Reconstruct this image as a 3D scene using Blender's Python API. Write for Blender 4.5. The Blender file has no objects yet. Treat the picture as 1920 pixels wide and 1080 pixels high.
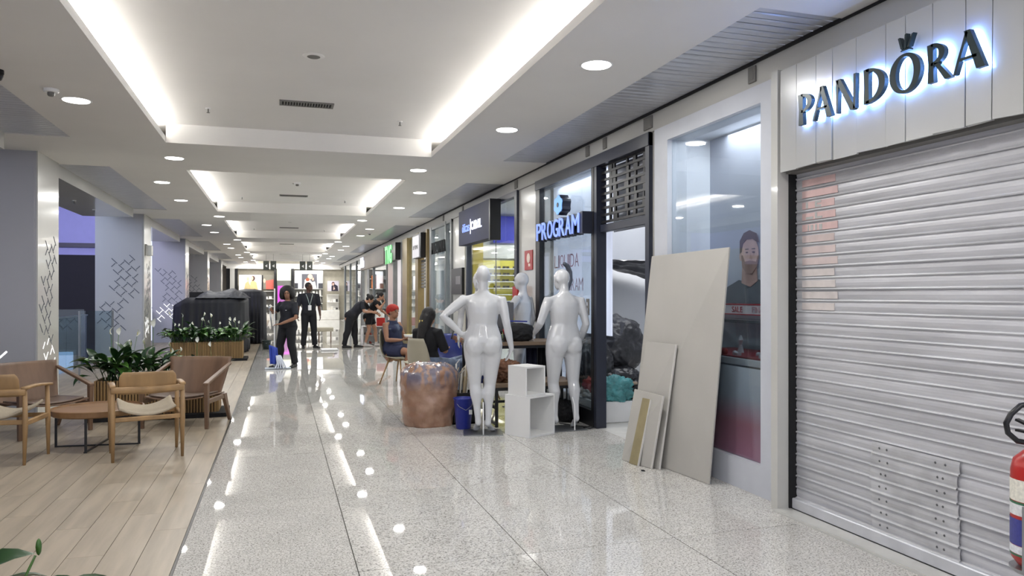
import bpy, bmesh, math, random
from mathutils import Vector, Matrix, noise
V = Vector
RND = random.Random(11)
SC = bpy.context.scene
C = SC.collection

# ---------------------------------------------------------------- camera
cam_d = bpy.data.cameras.new('camera')
cam = bpy.data.objects.new('camera', cam_d)
C.objects.link(cam)
cam.location = (0, 0, 1.5)
cam.rotation_euler = (math.radians(90), 0, -math.atan(436 / 1400))
cam_d.sensor_width = 36
cam_d.lens = 1400 / 1920 * 36
cam_d.shift_y = 12 / 1920
cam_d.clip_start = 0.05
cam_d.clip_end = 200
SC.camera = cam

# ---------------------------------------------------------------- world, exposure
W = bpy.data.worlds.new('world')
SC.world = W
W.use_nodes = True
W.node_tree.nodes['Background'].inputs[0].default_value = (0.80, 0.84, 1.0, 1)
W.node_tree.nodes['Background'].inputs[1].default_value = 0.5
SC.view_settings.view_transform = 'Standard'
SC.view_settings.look = 'None'
SC.view_settings.gamma = 1
SC.view_settings.use_curve_mapping = False
SC.view_settings.exposure = 1.35
P_DOWN = 9.5      # downlight watts
P_COVE = 20.5      # cove strip watts

def area(name, loc, rot, sx, sy, power, col=(1, 1, 1), shape='RECTANGLE', parent=None, spread=None):
    l = bpy.data.lights.new(name, 'AREA')
    l.shape = shape
    l.size = sx
    l.size_y = sy
    l.energy = power
    l.color = col
    if spread: l.spread = math.radians(spread)
    o = bpy.data.objects.new(name, l)
    o.location = loc
    o.rotation_euler = rot
    C.objects.link(o)
    if parent: o.parent = parent
    return o

# cove strips (LED lines lying on the ledges of the ceiling recesses)
BAYS = [(3.9 + 7.5 * k - 7.5, 9.4 + 7.5 * k - 7.5) for k in range(7)]
for (a, b) in BAYS:
    for x, t in ((-1.47, 22), (2.07, -22)):
        area('cove_strip', (x, (a + b) / 2, 3.345), (math.pi, math.radians(t) * (1 if x < 0 else 1), 0), 0.05, b - a - 0.1, P_COVE, (1.0, 0.985, 0.95), spread=150)
# unseen blue and lilac lights over the void, added to tint the pillar fronts
area('atrium_tint_light', (-5.6, 13.6, 3.3), (math.radians(62), 0, math.radians(-22)), 1.6, 1.2, 34, (0.66, 0.80, 1.0))
area('atrium_tint_light', (-5.6, 20.6, 3.3), (math.radians(62), 0, math.radians(-20)), 1.6, 1.2, 26, (0.70, 0.68, 1.0))
area('atrium_tint_light', (-8.0, 17.0, 4.2), (math.radians(65), 0, 0), 5.0, 1.5, 110, (0.68, 0.68, 1.0))

# ---------------------------------------------------------------- materials
def lin(c):
    r = []
    for v in c[:3]:
        v = v / 255.0
        r.append(v / 12.92 if v <= 0.04045 else ((v + 0.055) / 1.055) ** 2.4)
    return r

def mat(name, col, rough=0.5, metal=0.0, var=0.06, scale=(6, 6, 6), detail=4, bump=0.0, bscale=40, emis=0.0,
        ecol=None, spec=0.5, coat=0.0, alpha=1.0, col2=None, lo=0.35, hi=0.65, trans=0.0):
    m = bpy.data.materials.new(name)
    m.use_nodes = True
    nt = m.node_tree
    b = nt.nodes['Principled BSDF']
    c = lin(col)
    tc = nt.nodes.new('ShaderNodeTexCoord')
    oi = nt.nodes.new('ShaderNodeObjectInfo')
    ml = nt.nodes.new('ShaderNodeMath'); ml.operation = 'MULTIPLY'; ml.inputs[1].default_value = 37.0
    va = nt.nodes.new('ShaderNodeVectorMath'); va.operation = 'ADD'
    nt.links.new(oi.outputs['Random'], ml.inputs[0])
    nt.links.new(tc.outputs['Object'], va.inputs[0])
    nt.links.new(ml.outputs[0], va.inputs[1])
    mp = nt.nodes.new('ShaderNodeMapping')
    mp.inputs['Scale'].default_value = scale
    nt.links.new(va.outputs[0], mp.inputs['Vector'])
    nz = nt.nodes.new('ShaderNodeTexNoise')
    nz.inputs['Scale'].default_value = 1.0
    nz.inputs['Detail'].default_value = detail
    nt.links.new(mp.outputs[0], nz.inputs['Vector'])
    rp = nt.nodes.new('ShaderNodeValToRGB')
    rp.color_ramp.elements[0].position = lo
    rp.color_ramp.elements[1].position = hi
    if col2 is None:
        ca = [max(0, x * (1 - var)) for x in c]; cb = [min(1, x * (1 + var)) for x in c]
    else:
        ca = c; cb = lin(col2)
    rp.color_ramp.elements[0].color = ca + [1]
    rp.color_ramp.elements[1].color = cb + [1]
    nt.links.new(nz.outputs['Fac'], rp.inputs[0])
    nt.links.new(rp.outputs[0], b.inputs['Base Color'])
    b.inputs['Roughness'].default_value = rough
    b.inputs['Metallic'].default_value = metal
    b.inputs['Specular IOR Level'].default_value = spec
    b.inputs['Coat Weight'].default_value = coat
    b.inputs['Coat Roughness'].default_value = 0.06
    b.inputs['Alpha'].default_value = alpha
    b.inputs['Transmission Weight'].default_value = trans
    if emis > 0:
        b.inputs['Emission Color'].default_value = lin(ecol or col) + [1]
        b.inputs['Emission Strength'].default_value = emis
    if bump > 0:
        n2 = nt.nodes.new('ShaderNodeTexNoise'); n2.inputs['Scale'].default_value = bscale; n2.inputs['Detail'].default_value = 3
        bp = nt.nodes.new('ShaderNodeBump'); bp.inputs['Strength'].default_value = bump; bp.inputs['Distance'].default_value = 0.02
        nt.links.new(va.outputs[0], n2.inputs['Vector'])
        nt.links.new(n2.outputs['Fac'], bp.inputs['Height'])
        nt.links.new(bp.outputs[0], b.inputs['Normal'])
    return m

def glass_mat(name, tint=(235, 240, 242), refl=1.0, rough=0.02):
    m = bpy.data.materials.new(name)
    m.use_nodes = True
    nt = m.node_tree
    nt.nodes.remove(nt.nodes['Principled BSDF'])
    out = nt.nodes['Material Output']
    tr = nt.nodes.new('ShaderNodeBsdfTransparent'); tr.inputs[0].default_value = lin(tint) + [1]
    gl = nt.nodes.new('ShaderNodeBsdfGlossy'); gl.inputs['Roughness'].default_value = rough
    fr = nt.nodes.new('ShaderNodeLayerWeight'); fr.inputs[0].default_value = 0.5
    pw = nt.nodes.new('ShaderNodeMath'); pw.operation = 'POWER'; pw.inputs[1].default_value = 4.0
    ml = nt.nodes.new('ShaderNodeMath'); ml.operation = 'MULTIPLY_ADD'; ml.inputs[1].default_value = 0.8; ml.inputs[2].default_value = 0.035 * refl; ml.use_clamp = True
    nt.links.new(fr.outputs['Facing'], pw.inputs[0])
    mx = nt.nodes.new('ShaderNodeMixShader')
    nt.links.new(pw.outputs[0], ml.inputs[0]); nt.links.new(ml.outputs[0], mx.inputs[0])
    nt.links.new(tr.outputs[0], mx.inputs[1]); nt.links.new(gl.outputs[0], mx.inputs[2])
    nt.links.new(mx.outputs[0], out.inputs[0])
    return m

M = {}
M['ceil'] = mat('ceiling_paint', (230, 228, 225), 0.85, var=0.02, scale=(1, 1, 1))
M['ceil_lip'] = mat('ceiling_lip_paint', (235, 233, 228), 0.8, var=0.01)
M['wallw'] = mat('white_wall_paint', (226, 225, 221), 0.5, var=0.02, scale=(2, 2, 2))
M['cream'] = mat('cream_laminate', (196, 195, 189), 0.22, var=0.02, scale=(1, 1, 1), coat=0.3)
M['frame_grey'] = mat('pale_grey_frame_paint', (196, 199, 206), 0.4, var=0.02)
M['slat_ceiling'] = mat('ceiling_slat_metal', (196, 198, 204), 0.32, 0.3, var=0.04)
M['gap'] = mat('dark_gap', (38, 38, 40), 0.9)
M['vent'] = mat('vent_grey', (120, 118, 114), 0.6)
M['black'] = mat('black_metal', (22, 22, 25), 0.35)
M['blackm'] = mat('black_matte', (20, 20, 22), 0.8)
M['navy'] = mat('dark_navy_frame', (38, 42, 56), 0.35)
M['steel'] = mat('brushed_steel', (170, 172, 175), 0.3, 0.9, var=0.06)
M['mull'] = mat('grey_aluminium_mullion', (120, 122, 122), 0.35, 0.5)
M['gold'] = mat('brass_frame', (150, 132, 92), 0.35, 0.5)
M['grout'] = mat('dark_grout', (92, 90, 86), 0.8)
M['white'] = mat('white_gloss_paint', (236, 236, 236), 0.3, var=0.01)
M['mdf'] = mat('white_board', (230, 230, 228), 0.45, var=0.01)
M['mannequin'] = mat('white_gloss_fibreglass', (206, 207, 209), 0.1, var=0.01, coat=0.6)
M['light'] = mat('lamp_diffuser', (255, 252, 245), 0.5, emis=4.0, ecol=(255, 252, 246))
M['glass'] = glass_mat('shop_glass', refl=1.6)
M['glass_pale'] = glass_mat('pale_balustrade_glass', (226, 236, 240), refl=1.5)

def granite():
    m = mat('polished_granite', (212, 210, 205), 0.022, var=0.04, scale=(3, 3, 3), detail=3, spec=0.30)
    nt = m.node_tree; b = nt.nodes['Principled BSDF']
    va = [n for n in nt.nodes if n.type == 'VECT_MATH'][0]
    rp = [n for n in nt.nodes if n.type == 'VALTORGB'][0]
    n1 = nt.nodes.new('ShaderNodeTexNoise'); n1.inputs['Scale'].default_value = 95; n1.inputs['Detail'].default_value = 2; n1.inputs['Roughness'].default_value = 0.7
    r1 = nt.nodes.new('ShaderNodeValToRGB')
    r1.color_ramp.elements[0].position = 0.36; r1.color_ramp.elements[0].color = (0.36, 0.35, 0.34, 1)
    r1.color_ramp.elements[1].position = 0.50; r1.color_ramp.elements[1].color = (1, 1, 1, 1)
    n2 = nt.nodes.new('ShaderNodeTexNoise'); n2.inputs['Scale'].default_value = 45; n2.inputs['Detail'].default_value = 3
    r2 = nt.nodes.new('ShaderNodeValToRGB')
    r2.color_ramp.elements[0].position = 0.38; r2.color_ramp.elements[0].color = (0.84, 0.83, 0.82, 1)
    r2.color_ramp.elements[1].position = 0.58; r2.color_ramp.elements[1].color = (1, 1, 1, 1)
    x1 = nt.nodes.new('ShaderNodeMix'); x1.data_type = 'RGBA'; x1.blend_type = 'MULTIPLY'; x1.inputs[0].default_value = 1
    x2 = nt.nodes.new('ShaderNodeMix'); x2.data_type = 'RGBA'; x2.blend_type = 'MULTIPLY'; x2.inputs[0].default_value = 1
    for n in (n1, n2): nt.links.new(va.outputs[0], n.inputs['Vector'])
    nt.links.new(n1.outputs['Fac'], r1.inputs[0]); nt.links.new(n2.outputs['Fac'], r2.inputs[0])
    nt.links.new(rp.outputs[0], x1.inputs[6]); nt.links.new(r1.outputs[0], x1.inputs[7])
    nt.links.new(x1.outputs[2], x2.inputs[6]); nt.links.new(r2.outputs[0], x2.inputs[7])
    nt.links.new(x2.outputs[2], b.inputs['Base Color'])
    return m
M['granite'] = granite()
M['plank'] = mat('grey_oak_plank', (164, 152, 134), 0.4, var=0.13, scale=(14, 1.2, 8), detail=6, spec=0.4, bump=0.03, bscale=60)
M['oak'] = mat('light_oak', (160, 128, 88), 0.45, var=0.16, scale=(9, 9, 2), detail=5)
M['walnut'] = mat('brown_walnut_veneer', (118, 92, 72), 0.42, var=0.16, scale=(10, 3, 1.5), detail=5)
M['slatwood'] = mat('planter_slat_wood', (156, 124, 78), 0.5, var=0.2, scale=(30, 30, 1.2), detail=4)
M['fabric'] = mat('beige_seat_fabric', (176, 164, 144), 0.85, var=0.05, scale=(60, 60, 60), bump=0.1, bscale=200)

# ---------------------------------------------------------------- geometry helpers
class B:
    def __init__(s): s.bm = bmesh.new()
    def quad(s, *p):
        vs = [s.bm.verts.new(q) for q in p]
        try: s.bm.faces.new(vs)
        except ValueError: pass
        return s
    def hexa(s, p):   # 8 points: bottom 4 ccw, top 4 ccw
        v = [s.bm.verts.new(q) for q in p]
        for f in ((3, 2, 1, 0), (4, 5, 6, 7), (0, 1, 5, 4), (1, 2, 6, 5), (2, 3, 7, 6), (3, 0, 4, 7)):
            s.bm.faces.new([v[i] for i in f])
        return s
    def box(s, x0, x1, y0, y1, z0, z1):
        return s.hexa([(x0, y0, z0), (x1, y0, z0), (x1, y1, z0), (x0, y1, z0), (x0, y0, z1), (x1, y0, z1), (x1, y1, z1), (x0, y1, z1)])
    def bar(s, p, q, w, h=None, up=(0, 0, 1)):
        p = V(p); q = V(q); h = h or w
        d = (q - p).normalized(); u = V(up)
        if abs(d.dot(u)) > 0.98: u = V((0, 1, 0))
        a = d.cross(u).normalized(); b = a.cross(d).normalized()
        a *= w / 2; b *= h / 2
        return s.hexa([p - a - b, p + a - b, q + a - b, q - a - b, p - a + b, p + a + b, q + a + b, q - a + b])
    def loft(s, rings, cap=True):
        R_ = []
        for r in rings: R_.append([s.bm.verts.new(q) for q in r])
        n = len(R_[0])
        for i in range(len(R_) - 1):
            for j in range(n):
                s.bm.faces.new((R_[i][j], R_[i][(j + 1) % n], R_[i + 1][(j + 1) % n], R_[i + 1][j]))
        if cap:
            s.bm.faces.new(list(reversed(R_[0]))); s.bm.faces.new(R_[-1])
        return s
    def ring(s, c, a, b, n=16):
        c = V(c); a = V(a); b = V(b)
        return [c + a * math.cos(2 * math.pi * k / n) + b * math.sin(2 * math.pi * k / n) for k in range(n)]
    def limb(s, pts, rad, n=12, round_ends=True):
        pts = [V(p) for p in pts]; rings = []
        up = None
        for i, p in enumerate(pts):
            d = ((pts[i + 1] - p) if i == 0 else (p - pts[i - 1]) if i == len(pts) - 1 else (pts[i + 1] - pts[i - 1]))
            if d.length < 1e-6: d = V((0, 0, 1))
            d.normalize()
            if up is None:
                up = V((0, 1, 0)) if abs(d.y) < 0.9 else V((1, 0, 0))
            a = d.cross(up).normalized(); b = a.cross(d).normalized()
            up = b * 1.0
            r = rad[i] if isinstance(rad, (list, tuple)) else rad
            if i == 0 and round_ends:
                for t in (0.95, 0.6): rings.append(s.ring(p - d * r * t, a * r * math.sqrt(1 - t * t), b * r * math.sqrt(1 - t * t), n))
            rings.append(s.ring(p, a * r, b * r, n))
            if i == len(pts) - 1 and round_ends:
                for t in (0.6, 0.95): rings.append(s.ring(p + d * r * t, a * r * math.sqrt(1 - t * t), b * r * math.sqrt(1 - t * t), n))
        # make loop orientation consistent
        return s.loft(rings)
    def cyl(s, p, q, r0, r1=None, n=20):
        return s.limb([p, q], [r0, r0 if r1 is None else r1], n, False)
    def ell(s, c, r, rot=None, n=2):
        m = Matrix.Translation(V(c)) @ (rot.to_4x4() if rot else Matrix.Identity(4)) @ Matrix.Diagonal((r[0], r[1], r[2], 1))
        bmesh.ops.create_icosphere(s.bm, subdivisions=n, radius=1, matrix=m)
        return s
    def lathe(s, prof, c=(0, 0, 0), n=24):
        rings = [[V((c[0] + r * math.cos(2 * math.pi * k / n), c[1] + r * math.sin(2 * math.pi * k / n), c[2] + z)) for k in range(n)] for r, z in prof]
        return s.loft(rings)
    def poly(s, pts, off):   # prism: polygon points + extrusion vector
        a = [s.bm.verts.new(q) for q in pts]; o = V(off)
        b = [s.bm.verts.new(V(q) + o) for q in pts]
        n = len(a)
        s.bm.faces.new(a); s.bm.faces.new(list(reversed(b)))
        for i in range(n): s.bm.faces.new((a[(i + 1) % n], a[i], b[i], b[(i + 1) % n]))
        return s
    def grid(s, f, nu, nv):
        g = [[s.bm.verts.new(f(i / nu, j / nv)) for j in range(nv + 1)] for i in range(nu + 1)]
        for i in range(nu):
            for j in range(nv): s.bm.faces.new((g[i][j], g[i + 1][j], g[i + 1][j + 1], g[i][j + 1]))
        return s

def mesh_of(mb, name, m, smooth=False):
    me = bpy.data.meshes.new(name)
    bmesh.ops.recalc_face_normals(mb.bm, faces=mb.bm.faces)
    mb.bm.to_mesh(me); mb.bm.free()
    if m is not None: me.materials.append(m)
    if smooth:
        me.polygons.foreach_set('use_smooth', [True] * len(me.polygons))
    return me

def obj(name, mb, m, parent=None, smooth=False, bevel=0.0, world=True, kind=None, label=None, seg=1, solid=0.0, sub=0):
    """one mesh object; geometry given in world space unless world=False (then in the parent's space)"""
    me = mb if isinstance(mb, bpy.types.Mesh) else mesh_of(mb, name, m, smooth)
    o = bpy.data.objects.new(name, me)
    C.objects.link(o)
    if parent:
        o.parent = parent
        if world and not isinstance(mb, bpy.types.Mesh):
            me.transform((parent_matrix(parent)).inverted())
    if solid > 0:
        md = o.modifiers.new('solidify', 'SOLIDIFY'); md.thickness = solid; md.offset = 0
    if bevel > 0:
        md = o.modifiers.new('bevel', 'BEVEL'); md.width = bevel; md.segments = seg; md.limit_method = 'ANGLE'
    if sub:
        md = o.modifiers.new('subsurf', 'SUBSURF'); md.levels = sub; md.render_levels = sub
    if kind: o['kind'] = kind
    if label: o['label'] = label
    return o

def parent_matrix(o):
    m = Matrix.LocRotScale(o.location, o.rotation_euler, o.scale)
    return parent_matrix(o.parent) @ m if o.parent else m

def tag(o, label, cat, group=None):
    o['label'] = label; o['category'] = cat
    if group: o['group'] = group
    return o

def thing(name, label, cat, loc=(0, 0, 0), rz=0.0, group=None, rot=None):
    o = bpy.data.objects.new(name, None)
    o.empty_display_size = 0.1
    C.objects.link(o)
    o.location = loc
    o.rotation_euler = rot if rot else (0, 0, rz)
    return tag(o, label, cat, group)

def struct(name, mb, m, **k):
    return obj(name, mb, m, kind='structure', **k)

def dup(root, loc=None, rz=None, label=None, group=None, parent=None):
    c = root.copy(); C.objects.link(c)
    if parent: c.parent = parent
    if loc is not None: c.location = loc
    if rz is not None: c.rotation_euler = (0, 0, rz)
    if label: c['label'] = label
    if group: c['group'] = group
    for ch in list(root.children): dup(ch, parent=c)
    return c

def remeshed(mb, name, m, voxel=0.012, smooth=4, fac=0.5):
    me = mesh_of(mb, name, m)
    o = bpy.data.objects.new('tmp', me)
    C.objects.link(o)
    r = o.modifiers.new('r', 'REMESH'); r.mode = 'VOXEL'; r.voxel_size = voxel
    sm = o.modifiers.new('s', 'SMOOTH'); sm.iterations = smooth; sm.factor = fac
    dg = bpy.context.evaluated_depsgraph_get()
    res = bpy.data.meshes.new_from_object(o.evaluated_get(dg))
    res.name = name
    bpy.data.objects.remove(o)
    if not res.materials: res.materials.append(m)
    res.polygons.foreach_set('use_smooth', [True] * len(res.polygons))
    return res

_fc = {}
def glyph(ch, w, h, depth, bold=0.0, frame=None):
    """extruded letter scaled to w x h; returned as B-less mesh in local x (right), y (up), z (towards viewer)"""
    cu = bpy.data.curves.new('t', 'FONT'); cu.body = ch; cu.extrude = 0.05; cu.offset = bold; cu.resolution_u = 4
    o = bpy.data.objects.new('t', cu); C.objects.link(o)
    dg = bpy.context.evaluated_depsgraph_get()
    me = bpy.data.meshes.new_from_object(o.evaluated_get(dg))
    bpy.data.objects.remove(o)
    xs = [v.co.x for v in me.vertices]; ys = [v.co.y for v in me.vertices]
    x0, x1, y0, y1 = min(xs), max(xs), min(ys), max(ys)
    for v in me.vertices:
        v.co.x = (v.co.x - x0) / max(1e-6, x1 - x0) * w
        v.co.y = (v.co.y - y0) / max(1e-6, y1 - y0) * h
        v.co.z = (v.co.z + 0.05) / 0.1 * depth
    return me

RWALL = Matrix(((0, 0, -1), (-1, 0, 0), (0, 1, 0)))   # local x -> -Y, y -> Z, z -> -X : faces the corridor from the right wall
FRONT = Matrix(((1, 0, 0), (0, 0, -1), (0, 1, 0)))    # local x -> X, y -> Z, z -> -Y : faces the camera

def text_on(text, org, mtx, h, parent, m, widths=None, gap=0.2, depth=0.01, bold=0.0, name='letter', side=None, aspect=0.6, total=None):
    W_ = {'I': 0.28, 'l': .25, 'i': .25, '|': 0.15, 'M': 1.25, 'W': 1.3, ' ': 0.7, '1': .5, '.': .25, 'ó': 1.0, 't': .6}
    unit = h * aspect
    tw = sum(W_.get(c, 1.0) * unit + gap * unit for c in text)
    if total: unit *= total / tw
    x = 0
    for c in text:
        w = W_.get(c, 1.0) * unit
        if c != ' ':
            hh = h * (0.74 if c in 'acs' else 1)
            me = glyph(c, w, hh, depth, bold)
            me.transform(Matrix.Translation(V(org)) @ mtx.to_4x4() @ Matrix.Translation((x, 0, 0)))
            me.materials.clear(); me.materials.append(m)
            if side:
                me.materials.append(side)
                nrm = mtx @ V((0, 0, 1))
                for p in me.polygons:
                    if p.normal.dot(nrm) < 0.7: p.material_index = 1
            if parent: me.transform(parent_matrix(parent).inverted())
            o = bpy.data.objects.new(name, me); C.objects.link(o)
            if parent: o.parent = parent
        x += w + gap * unit
ORD = ['nearest', 'second', 'third', 'fourth', 'fifth', 'sixth', 'seventh', 'eighth', 'ninth', 'tenth', 'eleventh', 'twelfth', 'thirteenth', 'fourteenth', 'fifteenth', 'sixteenth', 'seventeenth', 'eighteenth', 'nineteenth', 'twentieth']
POS = ['leftmost'] + ORD[1:]
# ================================================================ ROOM SHELL
YB, YE = -4.0, 46.0
fl = struct('floor', B().box(-12, 3.75, YB, 47.5, -0.25, -0.006), M['grout'])
# granite tiles
tm = {}
def tile(w, l):
    k = (round(w, 3), round(l, 3))
    if k not in tm:
        tm[k] = mesh_of(B().box(0, w - 0.006, 0, l - 0.005, -0.02, 0.0), 'floor_tile', M['granite'])
    return tm[k]
cols = [(-0.545, 0.41), (0.41, 1.37), (1.37, 2.33), (2.33, 3.42)]
for ci, (x0, x1) in enumerate(cols):
    for k in range(-4, 28):
        o = obj('floor_tile', tile(x1 - x0, 1.6), None, fl)
        o.location = (x0, 2.5 + 1.6 * k + 0.002, 0)
# planks of the lounge floor
pm = mesh_of(B().box(0, 0.1965, 0, 1.197, -0.02, 0.0), 'floor_plank', M['plank'])
n = 0
for c in range(17):
    x = -0.56 - 0.2 * (c + 1)
    y = 1.6 - [0.0, 0.8, 0.4, 1.0, 0.2, 0.6][c % 6]
    while y < 15.5:
        if not (x < -1.6 and y < 1.8):
            o = obj('floor_plank', pm, None, fl); o.location = (x, y, 0); n += 1
        y += 1.2
b = B()
for c in range(17):
    x = -0.56 - 0.2 * (c + 1); y = 16.2
    y = 1.6 - [0.0, 0.8, 0.4, 1.0, 0.2, 0.6][c % 6]
    while y < 15.5: y += 1.2
    while y < 46:
        b.box(x, x + 0.1965, y, y + 1.197, -0.02, 0.0); y += 1.2
obj('far_planks', b, M['plank'], fl, kind='stuff')
b = B()
b.box(-0.56, -0.546, 0.5, 46, -0.02, 0.002)
obj('edge_strip', b, mat('floor_edge_strip', (70, 68, 66), 0.4, 0.5), fl)
obj('dark_border', B().box(-12, -3.97, YB, 46, -0.02, -0.001), mat('dark_glossy_stone', (46, 52, 60), 0.08), fl)

# ceiling: slabs with recesses
b = B()
b.box(-2.22, -1.25, YB, YE, 3.25, 3.32)
b.box(1.85, 2.80, YB, YE, 3.25, 3.32)
edges = [YB] + [v for ab in BAYS for v in ab] + [YE]
beams = [(9.4 + 7.5 * k - 15, 11.4 + 7.5 * k - 15) for k in range(0, 9)]
for (a, c_) in beams:
    a = max(a, YB); c_ = min(c_, YE)
    if c_ <= a: continue
    b.box(-1.25, 1.85, a, c_, 3.25, 3.60)
    b.box(-3.78, -2.22, a, c_, 3.25, 3.45)
    b.box(2.80, 3.42, a, c_, 3.25, 3.45)
b.box(-1.65, 2.25, YB, YE, 3.47, 3.60)        # raised middle
b.box(-1.65, -1.60, YB, YE, 3.32, 3.47)
b.box(2.20, 2.25, YB, YE, 3.32, 3.47)
b.box(-3.9, 3.6, YB, YE, 3.62, 3.8)           # slab above
struct('ceiling', b, M['ceil'])
# left bulkhead between the pillars
for i, (a, c_) in enumerate(BAYS):
    struct('trim_%d' % (i + 1), B().box(-3.78, -2.86, a, c_, 3.08, 3.45), M['cream'])
# linear slat strips
slat_r = mesh_of(B().box(0, 0.60, 0, 0.082, 0, 0.012), 'ceiling_slat', M['slat_ceiling'])
def slats(x0, w, a, c_, single, lab, cam_side):
    t = thing('slat_ceiling_panel', lab, 'ceiling panel', (x0, a, 3.26), group=cam_side)
    obj('backing', B().box(x0, x0 + w, a, c_, 3.30, 3.32), M['gap'], t)
    y = 0.004; nb = B(); k = 0
    me = mesh_of(B().hexa([(0, 0, .006), (w, 0, .006), (w, .012, 0), (0, .012, 0), (0, 0, .02), (w, 0, .02), (w, .012, .02), (0, .012, .02)]).box(0, w, .012, .072, 0, .012), 'ceiling_slat', M['slat_ceiling']) if single else None
    while y < c_ - a - 0.08:
        if single:
            o = obj('ceiling_slat', me, None, t); o.location = (0, y, 0)
            o.rotation_euler = (RND.uniform(-.02, .02), 0, 0)
        else:
            nb.box(x0, x0 + w, a + y, a + y + 0.073, 3.26, 3.272)
        y += 0.095
    if single: nb.bm.free()
    else: obj('ceiling_slats', nb, M['slat_ceiling'], t, kind='stuff')
for i, (a, c_) in enumerate(BAYS):
    s = i in (1, 2)
    slats(2.80, 0.62, a, c_, s, 'strip of pale metal ceiling slats along the shopfronts, %s bay from the camera' % ORD[i] if i else 'strip of pale metal ceiling slats above the near end of the roller shutter, out past the frame', 'slatted ceiling strips over the shopfronts')
    slats(-2.86, 0.64, a, c_, s, 'strip of grey metal ceiling slats beside the pillars on the left, %s bay from the camera' % ORD[i], 'slatted ceiling strips on the pillar side')

# downlights
def downlight(x, y, lab, grp):
    t = thing('ceiling_light', lab, 'ceiling light', (x, y, 3.25), group=grp)
    obj('frame', B().lathe([(0.112, -0.001), (0.122, -0.004), (0.128, 0.0), (0.128, 0.003)], n=28), M['white'], t, world=False, smooth=True)
    obj('diffuser', B().lathe([(0.0, -0.006), (0.108, -0.006), (0.112, 0.002), (0.0, 0.002)], n=28), M['light'], t, world=False)
    area('lamp_glow', (0, 0, -0.012), (0, 0, 0), 0.2, 0.2, P_DOWN, (1.0, 0.99, 0.97), 'DISK', t)
L0 = dict(l=[], r=[], bl=[], br=[])
for k in range(0, 7):
    for dy in (-1.2 - 5.05, -1.2 - 2.75, -1.2 - 0.0 - 0.0):
        pass
def rowlights(x, ys, side):
    for i, y in enumerate(ys):
        lab = 'round recessed downlight %s, %s from the camera' % (side, ORD[i])
        downlight(x, y, lab, 'recessed downlights ' + side)
ysd = []
for k in range(6): ysd += [5.25 + 7.5 * k, 7.6 + 7.5 * k]
rowlights(-1.75, ysd, 'left of the recesses')
rowlights(2.31, ysd, 'right of the recesses')
rowlights(-1.29, [2.95 + 7.5 * k for k in range(6)], 'on the cross beams at the left')
rowlights(1.87, [2.95 + 7.5 * k for k in range(6)], 'on the cross beams at the right')
for y in (-2.0, 0.4):
    area('rear_lamp', (-1.75, y, 3.24), (0, 0, 0), 0.2, 0.2, P_DOWN, shape='DISK')
    area('rear_lamp', (2.31, y, 3.24), (0, 0, 0), 0.2, 0.2, P_DOWN, shape='DISK')

# air vents, speakers, sprinklers and detectors in the recesses
def vent(y, i):
    t = thing('air_vent', 'rectangular grey air vent in the ceiling recess, %s along from the camera' % ORD[i], 'air vent', (0.27, y, 3.47), group='ceiling air vents')
    t.rotation_euler = (0, 0, 0)
    f = B(); f.box(-.27, .27, -.10, -.075, -.012, 0).box(-.27, .27, .075, .10, -.012, 0).box(-.27, -.245, -.075, .075, -.012, 0).box(.245, .27, -.075, .075, -.012, 0)
    obj('frame', f, M['vent'], t, world=False)
    obj('backing', B().box(-.245, .245, -.075, .075, -.003, 0), M['gap'], t, world=False)
    nfin = 17
    me = mesh_of(B().hexa([(-.008, -.075, -.012), (-.004, -.075, -.012), (-.004, .075, -.012), (-.008, .075, -.012), (.004, -.075, -.002), (.008, -.075, -.002), (.008, .075, -.002), (.004, .075, -.002)]), 'fin', M['vent'])
    if i < 2:
        for k in range(nfin):
            o = obj('fin', me, None, t); o.location = (-.22 + .44 * k / (nfin - 1), 0, 0)
    else:
        fb = B()
        for k in range(nfin):
            x = -.22 + .44 * k / (nfin - 1); fb.box(x - .006, x + .006, -.075, .075, -.011, -.004)
        obj('fins', fb, M['vent'], t, world=False, kind='stuff')
for i in range(5): vent(8.0 + 7.5 * i, i)
def speaker(y, i):
    t = thing('ceiling_speaker', 'small round flush grille in the ceiling recess, %s along from the camera' % ORD[i], 'speaker', (0.27, y, 3.47), group='round ceiling grilles')
    obj('rim', B().lathe([(0.062, -.008), (0.085, -.004), (0.09, 0), (0.06, 0)]), M['ceil'], t, world=False, smooth=True)
    obj('grille', B().lathe([(0.0, -.012), (0.045, -.012), (0.062, -.004), (0, -.002)]), M['vent'], t, world=False)
for i in range(3): speaker(6.38 + 7.4 * i, i)
def detector(x, y, z, lab):
    t = thing('smoke_detector', lab, 'smoke detector', (x, y, z), group='smoke detectors')
    obj('base', B().lathe([(0, 0), (.06, 0), (.06, -.02), (.05, -.028), (0, -.028)]), M['white'], t, world=False, smooth=False)
    obj('sensor', B().lathe([(0, -.028), (.028, -.028), (.028, -.05), (.02, -.06), (0, -.06)]), M['vent'], t, world=False)
detector(0.3, 13.7, 3.47, 'white smoke detector beside the vent in the second ceiling recess')
detector(-1.86, 7.25, 3.25, 'white smoke detector behind the bright downlight at upper left')
detector(2.45, 21.5, 3.25, 'small detector in the flat ceiling right of the third recess')
def sprinkler(x, y, z, lab):
    t = thing('sprinkler_head', lab, 'sprinkler', (x, y, z), group='ceiling sprinklers')
    obj('escutcheon', B().lathe([(0, 0), (.03, 0), (.026, -.008), (0, -.008)], n=14), M['white'], t, world=False)
    obj('nozzle', B().cyl((0, 0, -.006), (0, 0, -.045), .007, n=8).lathe([(0, -.045), (.017, -.045), (.017, -.049), (0, -.049)], n=12), M['vent'], t, world=False)
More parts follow.
